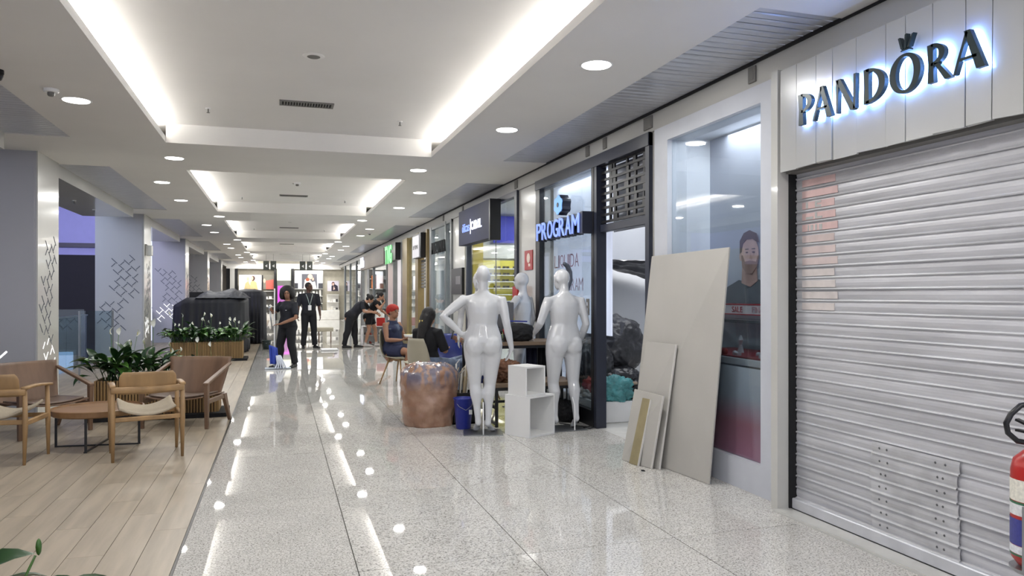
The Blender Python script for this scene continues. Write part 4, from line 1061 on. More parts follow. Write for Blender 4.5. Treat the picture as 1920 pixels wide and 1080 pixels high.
LEAVES = [leaf_mesh(RND.uniform(.32, .52), RND.uniform(.07, .115), RND.uniform(62, 84), RND.uniform(50, 110), M['leaf'] if i % 4 else M['leaf2']) for i in range(12)]
def flower_mesh(h, seed):
    r = random.Random(seed); b_ = B()
    tip = V((r.uniform(.03, .12), 0, h))
    pts = [V((0, 0, 0)), V((tip.x * .3, 0, h * .5)), tip]
    b_.limb(pts, .003, 5, False)
    me = mesh_of(b_, 'stalk', M['leaf2'], True)
    f = B(); N_ = 8; L = .095; ln = r.uniform(-.3, .5)
    rows = []
    for k in range(N_ + 1):
        s = k / N_; hw = .028 * math.sin(math.pi * s) ** .8 * (1.1 - .3 * s) + .0006
        cx = tip.x - .012 + .02 * math.sin(s * 3) + ln * .05 * s; cz = h + L * s
        rows.append([(cx + .012 * (hw / .028), -hw, cz), (cx, 0, cz), (cx + .012 * (hw / .028), hw, cz)])
    vs = [[f.bm.verts.new(q) for q in r_] for r_ in rows]
    for k in range(N_):
        for j in range(2): f.bm.faces.new((vs[k][j], vs[k + 1][j], vs[k + 1][j + 1], vs[k][j + 1]))
    fm = mesh_of(f, 'spathe', M['petal'], True)
    sd = mesh_of(B().limb([(tip.x + .006, 0, h + .012), (tip.x + .010, 0, h + .055)], .006, 6), 'spadix', M['spadix'], True)
    return me, fm, sd
FLOW = [flower_mesh(h, i) for i, h in enumerate((.42, .50, .58, .47, .54))]
def lily(loc, nleaf, nfl, lab, grp, rad=.10, sc=1.0, seed=0):
    r = random.Random(seed)
    t = thing('peace_lily', lab, 'plant', loc, 0, grp)
    for k in range(nleaf):
        a = r.uniform(0, 6.283); o = obj('leaf', r.choice(LEAVES), None, t)
        rr = r.uniform(0, rad)
        o.location = (rr * math.cos(a), rr * math.sin(a), 0)
        o.rotation_euler = (r.uniform(-.25, .25), r.uniform(-.15, .45), a)
        s = sc * r.uniform(.72, 1.12); o.scale = (s, s, s)
    for k in range(nfl):
        st_, fm, sd = r.choice(FLOW); a = r.uniform(0, 6.283)
        o = obj('flower_stalk', st_, None, t); o.location = (r.uniform(-.06, .06), r.uniform(-.06, .06), 0); o.rotation_euler = (r.uniform(-.16, .16), r.uniform(-.16, .2), a)
        s = sc * r.uniform(.62, 1.05); o.scale = (s, s, s)
        q = obj('spathe', fm, None, o); obj('spadix', sd, None, o)
    return t
def planter(lab, x0, x1, y0, y1, z0, z1, rm=.03):
    t = thing('planter_box', lab, 'planter', ((x0 + x1) / 2, (y0 + y1) / 2, 0), group='slatted wooden planters')
    obj('inner_box', B().box(x0 + .025, x1 - .025, y0 + .025, y1 - .025, z0, z1 - .05), mat('planter_core', (58, 46, 32), .8), t)
    b_ = B(); p = .034; x = x0 + .004
    while x < x1 - .02:
        b_.box(x, x + .022, y0, y0 + .025, z0, z1); b_.box(x, x + .022, y1 - .025, y1, z0, z1); x += p
    y = y0 + .03
    while y < y1 - .03:
        b_.box(x0, x0 + .025, y, y + .022, z0, z1); b_.box(x1 - .025, x1, y, y + .022, z0, z1); y += p
    obj('slats', b_, M['slatwood'], t, kind='stuff')
    obj('soil', B().box(x0 + .03, x1 - .03, y0 + .03, y1 - .03, z1 - .05, z1 - .03), mat('potting_soil', (40, 32, 24), .95, var=.4, scale=(40, 40, 40), bump=.3), t)
    obj('plinth', B().box(x0 - .05, x1 + .10, y0 - .12, y1 + .05, .002, z0), M['blackm'], t)
planter('slatted wooden planter box behind the round coffee table', -2.10, -.72, 9.90, 10.38, .05, .47)
k = 0
for x in (-2.0, -1.86, -1.70, -1.52, -1.36, -1.18, -1.02, -.86):
    for y in ((10.08, 10.27) if k % 2 == 0 else (10.12,)):
        left = x < -1.4
        lily((x, y, .44), 15 if left else 11, (1, 0, 1, 0, 1, 1, 0, 2, 1, 0, 1, 1, 0, 1, 0, 1, 1, 0, 1)[k], 'peace lily in the near planter behind the coffee table, %s from its left end' % (POS + ORD)[k], 'peace lilies in the near planter', sc=1.15 if left else .85, seed=k + 3)
        k += 1
planter('slatted wooden planter box in front of the black covered kiosk', -2.32, -.80, 18.05, 18.65, .05, .43)
k = 0
for x in (-2.22, -2.05, -1.88, -1.70, -1.52, -1.34, -1.16, -.98, -.88):
    for y in ((18.2, 18.46) if k % 2 == 0 else (18.3,)):
        lily((x, y, .40), 13, (1, 2, 0, 1, 1, 0, 2, 1)[k % 8], 'peace lily in the far planter before the kiosk, %s from its left end' % (POS + ORD)[k], 'peace lilies in the far planter', sc=1.15, seed=k + 40)
        k += 1
planter('slatted wooden planter box at the bottom left corner, its plants reaching into the picture', -1.35, -.72, 2.15, 2.8, .05, .40)
fl_ = lily((-.87, 2.70, .37), 11, 0, 'fresh green peace lily stretching leaves in at the bottom left corner', 'peace lilies in the corner planter', sc=.98, seed=91)
obj('flower_stalk', B().limb([(-.84, 2.70, .42), (-.79, 2.73, .56), (-.75, 2.75, .66)], .004, 6, False).ell((-.742, 2.755, .685), (.009, .009, .028)), M['leaf2'], fl_, smooth=True)
lily((-1.08, 2.72, .37), 9, 0, 'darker peace lily beside the corner plant at the bottom left edge', 'peace lilies in the corner planter', sc=1.3, seed=97)

# ---------------------------------------------------------------- black covered kiosks
M['cloth'] = mat('black_cover_cloth', (24, 26, 34), 0.62, var=.15, scale=(3, 3, 3), bump=.15, bscale=14)
M['cloth_grey'] = mat('charcoal_cover_cloth', (58, 60, 66), 0.6, var=.12, scale=(3, 3, 3), bump=.15, bscale=14)
def drape(name, lab, x0, x1, y0, y1, h, grp, seed, rise=(), m=None, slope=None):
    t = thing(name, lab, 'covered kiosk', ((x0 + x1) / 2, (y0 + y1) / 2, 0), group=grp)
    cx, cy = (x0 + x1) / 2, (y0 + y1) / 2; wx, wy = (x1 - x0) / 2, (y1 - y0) / 2
    N_ = 220; b_ = B(); rings = []
    def base(k, grow):
        a = 2 * math.pi * k / N_; c_, s_ = math.cos(a), math.sin(a)
        e = 7.0; q = (abs(c_) ** e + abs(s_) ** e) ** (-1 / e)
        return c_ * q * (wx + grow), s_ * q * (wy + grow), a
    def top(x, y):
        z = h if not slope else min(h, slope[1] + (x - slope[0]) * slope[2])
        for (rx, ry, rr, rh) in rise: z += rh * math.exp(-(((x - rx) / rr) ** 2 + ((y - ry) / .9) ** 2) ** 1.5)
        return z + .025 * noise.noise(V((x * 3, y * 3, seed)))
    for j in range(15):
        v = j / 14
        ring = []
        for k in range(N_):
            x, y, a = base(k, 0)
            if v < .12:
                s = .25 + .75 * (v / .12) ** .6
                X, Y = cx + x * s, cy + y * s; Z = top(X, Y)
            else:
                w = (v - .12) / .88
                fold = .05 * w * noise.noise(V((math.cos(a) * wx * 5, math.sin(a) * wy * 5, seed + w * .6))) + .03 * w * math.sin(a * 37 + 3 * noise.noise(V((a * 3, 0, seed))))
                f = 1 + .03 * w + fold
                X, Y = cx + x * f, cy + y * f
                Z = top(cx + x, cy + y) * (1 - w) - .02 * (1 - w) + .012 + .02 * w * abs(noise.noise(V((a * 4, 1, seed))))
            ring.append(V((X, Y, Z)))
        rings.append(ring)
    b_.loft(rings)
    obj('cover', b_, m or M['cloth'], t, smooth=True)
    return t
kt = drape('covered_kiosk', 'wide kiosk under a black cloth behind the far planter', -2.56, -.84, 20.0, 23.3, 1.42, 'kiosks under black covers', 3.1, slope=(-2.50, 1.27, .55))
def heap(u, v):
    x = -2.0 + 1.24 * u; y = 19.99 + 1.5 * v
    e = min(1, u * 4.5) * min(1, (1 - u) * 8)
    crest = .17 * e + .06 * math.exp(-((u - .72) / .09) ** 2) + .03 * math.sin(u * 13)
    z = 1.425 + crest * math.sin(math.pi * min(1, v * 1.15)) ** .6 + .035 * abs(noise.noise(V((x * 7 + y * 2, y * 4, 2)))) - .02
    return (x + .03 * noise.noise(V((y * 5, x * 3, 4))), y, z)
tb = B(); tb.grid(heap, 60, 30)
obj('top_sheet', tb, M['cloth_grey'], kt, smooth=False, solid=.01, label='lighter charcoal sheet heaped over the top')
obj('carton', B().box(-2.18, -1.80, 20.5, 20.9, 1.40, 1.56), M['blackm'], kt)
kt = drape('covered_kiosk', 'narrower black covered kiosk standing behind the wide one', -1.35, -.42, 23.9, 27.0, 1.60, 'kiosks under black covers', 8.4, rise=((-.9, 25, .3, .08),))
# ================================================================ BOARDS LEANING ON THE SHOPFRONT
M['board'] = mat('grey_drywall', (176, 173, 166), 0.7, var=.03, scale=(2, 2, 2))
M['boardw'] = mat('white_board_edge', (206, 204, 198), 0.7)
M['boardtan'] = mat('tan_board_strip', (150, 138, 104), 0.75, var=.08, scale=(8, 8, 8))
def slab(p, th, nm='plank', n=(-1, 0, .12)):
    n_ = V(n).normalized() * th
    q = [V(a) for a in p]
    return B().hexa([q[0], q[1], q[1] + n_, q[0] + n_, q[3], q[2], q[2] + n_, q[3] + n_])
def board(name, lab, p, th, m, edge=None):
    t = thing(name, lab, 'board', p[0], group='boards leaning on the display window')
    obj('sheet', slab(p, th), m, t, bevel=.0015)
    if edge:
        q = [V(a) for a in p]; n_ = V((-1, 0, .12)).normalized() * (th + .001)
        d = (q[1] - q[0]).normalized() * .004
        obj('edge', B().hexa([q[0] - d, q[0] + d, q[0] + d + n_, q[0] - d + n_, q[3] - d, q[3] + d, q[3] + d + n_, q[3] - d + n_]), edge, t)
    return t
board('drywall_sheet', 'tall grey drywall sheet leaning on the display window, the largest', [(3.245, 5.16, .001), (3.13, 6.30, .001), (3.385, 6.37, 1.86), (3.39, 5.10, 1.87)], .013, M['board'])
board('drywall_offcut', 'waist-high grey offcut with a white edge leaning on the large sheet', [(3.115, 5.73, .001), (3.03, 6.20, .001), (3.205, 6.13, 1.07), (3.25, 5.68, 1.07)], .013, M['board'], M['boardw'])
board('drywall_offcut', 'knee-high grey offcut standing in front of the waist-high one', [(3.06, 5.77, .001), (2.97, 6.16, .001), (3.11, 6.18, .635), (3.12, 5.67, .635)], .013, M['board'], M['boardw'])
board('board_strip', 'narrow tan strip with a white edge, frontmost of the leaning boards', [(3.0, 5.90, .001), (2.975, 6.02, .001), (3.075, 5.955, .585), (3.09, 5.835, .585)], .014, M['boardtan'], M['boardw'])
tag(obj('floor_scrap', B().poly([(2.93, 5.72, .001), (2.955, 5.70, .001), (2.96, 5.73, .001), (2.94, 5.745, .001)], (0, 0, .008)), M['blackm']), 'tiny dark scrap on the floor in front of the boards', 'scrap')

# ================================================================ WHITE CUBES
def cube(lab, c, rz, w, d, h, th=.018):
    t = thing('display_cube', lab, 'display cube', c, rz, 'white open cubes stacked by the mannequins')
    obj('side_panel', B().box(-w / 2, -w / 2 + th, -d / 2, d / 2, 0, h), M['mdf'], t, world=False, bevel=.001)
    obj('side_panel', B().box(w / 2 - th, w / 2, -d / 2, d / 2, 0, h), M['mdf'], t, world=False, bevel=.001)
    obj('top_panel', B().box(-w / 2 + th, w / 2 - th, -d / 2, d / 2, h - th, h), M['mdf'], t, world=False, bevel=.001)
    obj('bottom_panel', B().box(-w / 2 + th, w / 2 - th, -d / 2, d / 2, 0, th), M['mdf'], t, world=False, bevel=.001)
ra = math.atan2(7.56 - 7.36, 2.84 - 2.46)
cc = V((2.65, 7.46, 0)); ax = V((math.cos(ra), math.sin(ra), 0)); ay = V((-math.sin(ra), math.cos(ra), 0))
cube('larger white open cube on the floor between the two mannequins', cc + ay * .17, ra, .40, .36, .43)
cube('smaller white open cube stacked on the larger cube', cc + ay * .17 - ax * .05 + V((0, 0, .431)), ra - .12, .27, .30, .31)

# ================================================================ BROWN BAG AND BAGS
def crumple(c, r, amp, seed, f=2.5, sharp=6.0, n=5, flatb=.0, top=None):
    b_ = B(); bmesh.ops.create_icosphere(b_.bm, subdivisions=n, radius=1)
    for v in b_.bm.verts:
        d = v.co.copy()
        k = 1 + amp * noise.noise(d * f + V((seed, 0, 0))) + amp * .6 * (1 - 2 * abs(noise.noise(d * sharp + V((0, seed, 0))))) + amp * .25 * noise.noise(d * 17 + V((seed, 3, 0)))
        k *= 1 + .0 * d.z
        # squarer than a ball
        q = (abs(d.x) ** 3 + abs(d.y) ** 3 + abs(d.z) ** 3) ** (-1 / 3)
        k *= (.35 + .65 * q)
        p = V((d.x * r[0], d.y * r[1], d.z * r[2])) * k
        if p.z < -r[2] * .92: p.z = -r[2] * .92
        v.co = p + V(c)
    return b_
def bag_mat():
    m = mat('brown_translucent_plastic', (146, 110, 88), .24, var=.25, scale=(5, 5, 5), detail=6, bump=.55, bscale=9, coat=.4, col2=(178, 144, 122), lo=.38, hi=.64)
    nt = m.node_tree; bs = nt.nodes['Principled BSDF']; rp = [n for n in nt.nodes if n.type == 'VALTORGB'][0]
    tc = [n for n in nt.nodes if n.type == 'TEX_COORD'][0]
    mp = nt.nodes.new('ShaderNodeMapping'); mp.inputs['Scale'].default_value = (9, 9, 2.2)
    nz = nt.nodes.new('ShaderNodeTexNoise'); nz.inputs['Scale'].default_value = 1.3; nz.inputs['Detail'].default_value = 6
    sp = nt.nodes.new('ShaderNodeSeparateXYZ'); mr = nt.nodes.new('ShaderNodeMapRange'); mr.inputs[1].default_value = .40; mr.inputs[2].default_value = .56
    ad = nt.nodes.new('ShaderNodeMath'); ad.operation = 'MULTIPLY'
    r2 = nt.nodes.new('ShaderNodeValToRGB'); r2.color_ramp.elements[0].position = .42; r2.color_ramp.elements[1].position = .52
    mx = nt.nodes.new('ShaderNodeMix'); mx.data_type = 'RGBA'; mx.inputs[7].default_value = lin((118, 112, 124)) + [1]
    nt.links.new(tc.outputs['Object'], mp.inputs[0]); nt.links.new(mp.outputs[0], nz.inputs['Vector']); nt.links.new(nz.outputs['Fac'], r2.inputs[0])
    nt.links.new(tc.outputs['Object'], sp.inputs[0]); nt.links.new(sp.outputs['Z'], mr.inputs[0])
    nt.links.new(mr.outputs[0], ad.inputs[0]); nt.links.new(r2.outputs[0], ad.inputs[1]); nt.links.new(ad.outputs[0], mx.inputs[0])
    nt.links.new(rp.outputs[0], mx.inputs[6]); nt.links.new(mx.outputs[2], bs.inputs['Base Color'])
    return m
M['brownbag'] = bag_mat()
t = thing('rubbish_bag', 'large brown translucent plastic bag stuffed full beside the mannequin', 'bag', (1.66, 8.55, 0))
b_ = B(); N_ = 72; rings = []
for j in range(40):
    v = j / 39; z = .70 * v
    R0 = .325 * (.84 + .16 * math.sin(math.pi * min(1, v * .72 + .05)) ) if v < .82 else .322 * math.sqrt(max(0.01, 1 - ((v - .82) / .20) ** 2)) ** .8
    ring = []
    for k in range(N_):
        a = 2 * math.pi * k / N_; d = V((math.cos(a), math.sin(a), v * 2.2))
        w = 1 + .05 * noise.noise(d * 1.6) + .05 * (1 - 2 * abs(noise.noise(V((d.x * 4.5, d.y * 4.5, v * 6))))) + .02 * noise.noise(V((a * 9, v * 3, 1)))* (1 if v > .6 else .3)
        ring.append(V((1.66 + R0 * w * math.cos(a), 8.55 + R0 * w * math.sin(a) * .95, z + (.03 * noise.noise(V((d.x * 3, d.y * 3, 9))) if v > .8 else 0))))
    rings.append(ring)
b_.loft(rings)
obj('bag', b_, M['brownbag'], t, smooth=True)
b2 = B()
def ruff(u, v):
    a = 2 * math.pi * u; w = .5 + .5 * noise.noise(V((math.cos(a) * 3, math.sin(a) * 3, 2)))
    r_ = .17 + .10 * v + .03 * noise.noise(V((math.cos(a) * 5, math.sin(a) * 5, v * 3)))
    return (1.66 + r_ * math.cos(a), 8.55 + r_ * math.sin(a), .655 + .055 * math.sin(v * 3.14) * (.6 + w) - .05 * v + .008 * math.sin(a * 17 + 4 * w))
b2.grid(ruff, 110, 6)
obj('gathered_top', b2, M['brownbag'], t, smooth=True, solid=.004)

M['binbag'] = mat('black_bin_bag', (34, 34, 38), .26, var=.3, scale=(4, 4, 4), bump=.6, bscale=16, coat=.3)
M['binbag2'] = mat('charcoal_bin_bag', (62, 62, 66), .3, var=.3, scale=(4, 4, 4), bump=.6, bscale=16, coat=.2)
def sack(lab, c, r, seed, m, name='bin_bag', tie=None, grp='black bags heaped inside the doorway', amp=.13):
    t = thing(name, lab, 'bag', (c[0], c[1], c[2] - r[2] * .92), group=grp)
    obj('bag', crumple(c, r, amp, seed), m, t, smooth=True)
    if tie:
        q = V(tie)
        obj('knot', B().limb([q, q + V((0, 0, .05)), q + V((.02, 0, .11))], [.05, .02, .05], 10), m, t, smooth=True)
sack('big charcoal bin bag on the white plinth in the doorway', (4.10, 8.75, .85), (.34, .32, .34), 1.7, M['binbag2'])
sack('black bin bag under the big charcoal bag on the plinth', (3.98, 8.45, .42), (.30, .28, .19), 4.2, M['binbag'])
sack('black bag with tied top leaning behind the glass pane', (3.83, 8.90, 1.00), (.15, .2, .20), 6.1, M['binbag2'], tie=(3.84, 8.9, 1.18))
sack('shiny black bag behind the lower glass near the door frame', (3.70, 8.50, .66), (.19, .26, .28), 8.8, M['binbag2'])
sack('black bag low behind the glass next to the red cloth', (3.72, 8.8, .36), (.17, .28, .12), 3.3, M['binbag'])
sack('turquoise plastic bag slumped on the plinth in the doorway', (3.78, 8.05, .37), (.20, .12, .14), 5.4, mat('turquoise_plastic', (82, 152, 156), .35, var=.25, scale=(8, 8, 8), bump=.4, bscale=18), name='turquoise_bag', grp=None, amp=.3)
sack('heap of black cloth at the right end of the plinth', (4.12, 8.12, .31), (.20, .14, .075), 7.7, M['blackm'], name='cloth_heap', grp=None, amp=.3)
sack('small red cloth behind the lower glass', (3.60, 8.30, .42), (.06, .2, .10), 2.2, M['redp'], name='red_cloth', grp=None, amp=.3)
sack('white crumpled papers behind the lowest part of the glass', (3.60, 8.30, .30), (.06, .26, .06), 9.2, M['white'], name='paper_heap', grp=None, amp=.5)
for i, (x, y, c_, w) in enumerate(((3.95, 8.10, (236, 234, 230), .05), (4.02, 8.16, (190, 170, 150), .08), (4.3, 8.4, (168, 138, 108), .3))):
    tag(obj('carton', B().box(x, x + w, y - .06, y, .42 if i < 2 else .25, .45 if i < 2 else .40), mat('carton_card', c_, .7), bevel=.002), ['tiny white card on the black cloth heap', 'small tan card on the black cloth heap', 'long brown carton at the back of the plinth'][i], 'box')

# ================================================================ TABLES BEHIND THE MANNEQUINS
M['ttop'] = mat('worn_wood_top', (124, 104, 84), .5, var=.15, scale=(2, 12, 8), detail=5)
def dtable(lab, x0, x1, y0, y1, h, low=True):
    t = thing('display_table', lab, 'table', ((x0 + x1) / 2, (y0 + y1) / 2, 0), group='black framed tables behind the mannequins')
    obj('tabletop', B().box(x0, x1, y0, y1, h - .045, h), M['ttop'], t, bevel=.003)
    for x in (x0 + .02, x1 - .02):
        for y in (y0 + .02, y1 - .02):
            obj('leg', B().box(x - .016, x + .016, y - .016, y + .016, 0, h - .045), M['black'], t)
    f = B().box(x0 + .02, x1 - .02, y0 + .008, y0 + .032, h - .08, h - .045).box(x0 + .02, x1 - .02, y1 - .032, y1 - .008, h - .08, h - .045)
    f.box(x0 + .008, x0 + .032, y0, y1, .02, .05).box(x1 - .032, x1 - .008, y0, y1, .02, .05)
    if low: f.box(x0 + .02, x1 - .02, y1 - .032, y1 - .008, .20, .23).box(x0 + .008, x0 + .032, y0, y1, .20, .23)
    obj('frame', f, M['black'], t)
dtable('lower black framed table with wooden top close behind the mannequins', 2.32, 3.34, 8.08, 8.62, .49)
dtable('taller black framed table with wooden top, the upper of the pair', 2.22, 3.36, 8.68, 9.28, .92, False)
sack('black cloth bag lying on the taller table behind the mannequins', (2.86, 8.85, 1.025), (.17, .13, .115), 12.1, M['blackm'], name='cloth_bag', grp=None, amp=.1)
sack('dark clutter on the taller table beside the near mannequin arm', (2.45, 8.82, 1.03), (.10, .12, .12), 15.1, M['binbag'], name='dark_bundle', grp=None, amp=.3)
sack('rust brown heap of cloth on the lower table', (2.50, 8.33, .60), (.16, .18, .12), 16.1, mat('rust_cloth', (104, 70, 50), .85, var=.3, scale=(14, 14, 14)), name='cloth_heap', grp=None, amp=.35)
sack('brown scraps flattened on the lower table edge', (2.62, 8.16, .515), (.13, .05, .03), 18.1, mat('brown_scraps', (116, 88, 60), .85, var=.4, scale=(20, 20, 20)), name='scrap_heap', grp=None, amp=.5)
t = thing('soda_bottle', 'dark soda bottle with red cap and red label on the taller table', 'bottle', (2.66, 8.76, .92))
obj('bottle', B().lathe([(0, 0), (.045, 0), (.048, .03), (.044, .10), (.048, .17), (.042, .22), (.02, .28), (.014, .31), (0, .31)], n=20), mat('dark_cola_plastic', (60, 42, 40), .15, coat=.5), t, world=False, smooth=True)
obj('label', B().lathe([(.047, .09), (.0485, .10), (.0495, .15), (.047, .16)], n=20), M['red'], t, world=False, smooth=True)
obj('cap', B().lathe([(0, .31), (.016, .305), (.016, .33), (0, .332)], n=14), M['red'], t, world=False)
t = thing('plastic_cup', 'clear plastic cup beside the soda bottle', 'cup', (2.60, 8.72, .92))
obj('cup', B().lathe([(.03, .001), (.04, .13), (.038, .13), (.028, .006)], n=18), M['glass_pale'], t, world=False, smooth=True)
tag(obj('blue_folder', B().hexa([(2.70, 8.95, 1.16), (2.98, 8.92, 1.15), (3.0, 9.0, 1.15), (2.72, 9.05, 1.16), (2.70, 8.95, 1.175), (2.98, 8.92, 1.165), (3.0, 9.0, 1.165), (2.72, 9.05, 1.175)]), M['bluebin']), 'blue folder lying on top of the black cloth bag', 'folder')
t = thing('monitor', 'grey back of a screen standing on the taller table', 'monitor', (2.70, 9.12, .92))
obj('panel', B().box(2.52, 2.86, 9.10, 9.14, 1.02, 1.40), mat('grey_monitor_back', (96, 96, 98), .5), t, bevel=.008)
obj('foot', B().box(2.60, 2.78, 9.05, 9.2, .92, .935).box(2.67, 2.71, 9.12, 9.15, .935, 1.05), M['black'], t)
for i, (x, c_, lab) in enumerate(((2.98, (28, 32, 52), 'dark navy garment hanging under the taller table'), (2.36, (44, 62, 130), 'blue garment hanging under the taller table'), (3.14, (22, 22, 26), 'black garment hanging under the right end of the taller table'))):
    bb = B(); bb.grid(lambda u, v, x=x: (x + .15 * u, 8.96 + .02 * math.sin(u * 14 + i), .40 + .46 * v), 20, 2)
    tag(obj('hanging_cloth', bb, mat('hanging_garment', c_, .8, var=.2, scale=(20, 20, 2)), smooth=True, solid=.01), lab, 'garment')

# steamer, blue bin, hangers
t = thing('garment_steamer', 'grey garment steamer with curved dark handle and hose beside the glass', 'steamer', (3.26, 8.28, 0))
obj('base', B().lathe([(0, .0), (.13, 0), (.14, .04), (.12, .16), (.08, .2), (0, .2)], (3.26, 8.28, 0)), M['black'], t, smooth=True)
obj('pole', B().cyl((3.26, 8.28, .2), (3.26, 8.28, 1.66), .011), M['steel'], t, smooth=True)
obj('hanger_head', B().bar((3.17, 8.26, 1.64), (3.27, 8.28, 1.72), .06, .05).cyl((3.17, 8.26, 1.63), (3.17, 8.26, 1.76), .03), M['vent'], t, smooth=False, bevel=.004)
obj('handle', B().limb([(3.22, 8.25, 1.86), (3.26, 8.26, 1.84), (3.295, 8.27, 1.76), (3.30, 8.27, 1.66), (3.27, 8.27, 1.56)], [.025, .03, .032, .03, .022], 12), mat('slate_plastic', (84, 88, 98), .35), t, smooth=True)
obj('hose', B().limb([(3.27, 8.27, 1.56), (3.285, 8.27, 1.3), (3.30, 8.26, 1.05), (3.34, 8.25, .9), (3.33, 8.27, .5), (3.29, 8.3, .2)], .012, 8), mat('hose_grey', (150, 152, 156), .5), t, smooth=True)
t = thing('blue_bin', 'blue plastic bin on the floor left of the near mannequin', 'bin', (1.965, 8.14, 0))
obj('bin', B().lathe([(0, 0), (.075, 0), (.082, .01), (.108, .33), (.116, .335), (.116, .345), (.102, .345), (.074, .012), (0, .012)], n=28), M['bluebin'], t, world=False, smooth=True)
obj('handle', B().limb([(-.11, 0, .33), (-.07, -.09, .26), (0, -.12, .22), (.07, -.09, .26), (.11, 0, .33)], .003, 6), M['steel'], t, world=False, smooth=True)
obj('sticker', B().box(.04, .075, -.105, -.1, .17, .22), M['white'], t, world=False)
hm = [mat('pale_hanger_plastic', c_, .4) for c_ in ((206, 198, 180), (226, 224, 218), (176, 158, 124))]
t = thing('crate', 'dark crate holding the bundle of hangers behind the blue bin', 'crate', (2.02, 8.55, 0))
obj('crate', B().box(1.90, 2.18, 8.40, 8.70, 0, .02).box(1.90, 1.915, 8.40, 8.70, 0, .36).box(2.165, 2.18, 8.40, 8.70, 0, .36).box(1.90, 2.18, 8.40, 8.415, 0, .36).box(1.90, 2.18, 8.685, 8.70, 0, .36), M['blackm'], t)
for i in range(12):
    a = RND.uniform(-.3, .3); x = 1.94 + .018 * i; y = 8.46 + .2 * RND.random()
    z0, z1 = .05, .60 + RND.uniform(-.06, .1); dx = -.02 + RND.uniform(-.02, .12)
    bb = B().bar((x, y, z0), (x + dx, y + a * .3, z1), .014, .03).bar((x + dx, y + a * .3, z1), (x + dx + .03, y + .03, z1 + .05), .008)
    tag(obj('hanger', bb, hm[i % 3]), 'pale clothes hanger upright in the dark crate, %s from the left' % POS[i], 'hanger', 'hangers bundled in the crate')
t = thing('cable', 'thin black cable looped on the floor by the dark door frame', 'cable', (3.3, 7.8, 0))
obj('cord', B().limb([(3.30 + .06 * math.cos(k * .5), 7.72 + .05 * math.sin(k * .5), .01 + .004 * (k % 3)) for k in range(16)] + [(3.2, 7.9, .01), (3.1, 8.1, .01)], .006, 6), M['black'], t, smooth=True)
sack('dark bag of clothes on the floor under the right mannequin', (3.22, 8.22, .13), (.10, .1, .12), 22.0, M['blackm'], name='floor_bag', grp=None, amp=.2)

# ================================================================ SHELL CHAIRS
M['shell'] = mat('beige_shell_plastic', (168, 162, 142), .42, var=.03)
M['shellb'] = mat('blue_shell_plastic', (42, 56, 128), .35, var=.05)
def shell_chair(lab, loc, rz, m, grp='moulded shell chairs with wooden legs'):
    t = thing('shell_chair', lab, 'chair', loc, rz, grp)
    def f(u, v):
        x = (u - .5) * 2
        if v < .5:
            s = v / .5; y = .24 - .42 * s; z = .455 - .03 * math.sin(s * math.pi); w = .215 + .02 * math.sin(s * 3); lift = .045 * abs(x) ** 2.5
            return (x * w, y + .02 * (1 - s) * (1 - x * x), z + lift * (1 - .3 * s) - (.03 * (1 - s) ** 3))
        s = (v - .5) / .5
        w = .235 * (1 - .30 * s ** 2); a = min(1, s * 2.2)
        y = -.18 - .07 * math.sin(a * 1.57) - .09 * s; z = .455 + .46 * s ** 1.15
        return (x * w * (1 - .10 * max(0, s - .8) * 5 * abs(x) ** 3), y + .06 * abs(x) ** 2, z)
    obj('shell', B().grid(f, 16, 24), m, t, world=False, smooth=True, solid=.010)
    for sx in (-1, 1):
        for (y0, y1) in ((.12, .22), (-.10, -.23)):
            obj('leg', B().cyl((sx * .13, y0, .43), (sx * .23, y1, 0), .017, .010, 10), M['oak'], t, world=False, smooth=True)
    obj('underframe', B().bar((-.13, .12, .41), (.13, .12, .41), .02).bar((-.13, -.10, .41), (.13, -.10, .41), .02).bar((-.12, .12, .41), (-.12, -.1, .41), .02).bar((.12, .12, .41), (.12, -.1, .41), .02), M['oak'], t, world=False)
    return t
# ================================================================ FIGURES
def lerp(a, b, t): return V(a) * (1 - t) + V(b) * t
def stand(h=1.70, w=.19, hip=.095):
    s = h / 1.70
    J = dict(pel=(0, 0, .90), chest=(0, -.005, 1.32), neck=(0, -.01, 1.43), head=(0, .015, 1.585),
             HL=(-hip, 0, .88), HR=(hip, 0, .88), KL=(-.10, .015, .47), KR=(.10, .015, .47), AL=(-.10, -.03, .085), AR=(.10, -.03, .085), TL=(-.12, .13, .025), TR=(.12, .13, .025),
             SL=(-w, -.01, 1.37), SR=(w, -.01, 1.37), EL=(-w - .05, -.03, 1.09), ER=(w + .05, -.03, 1.09), WL=(-w - .07, .03, .85), WR=(w + .07, .03, .85),
             FL=(-w - .07, .05, .75), FR=(w + .07, .05, .75))
    J = {k: V(v) * s for k, v in J.items()}
    J['face'] = V((0, 1, 0)); J['s'] = s
    return J
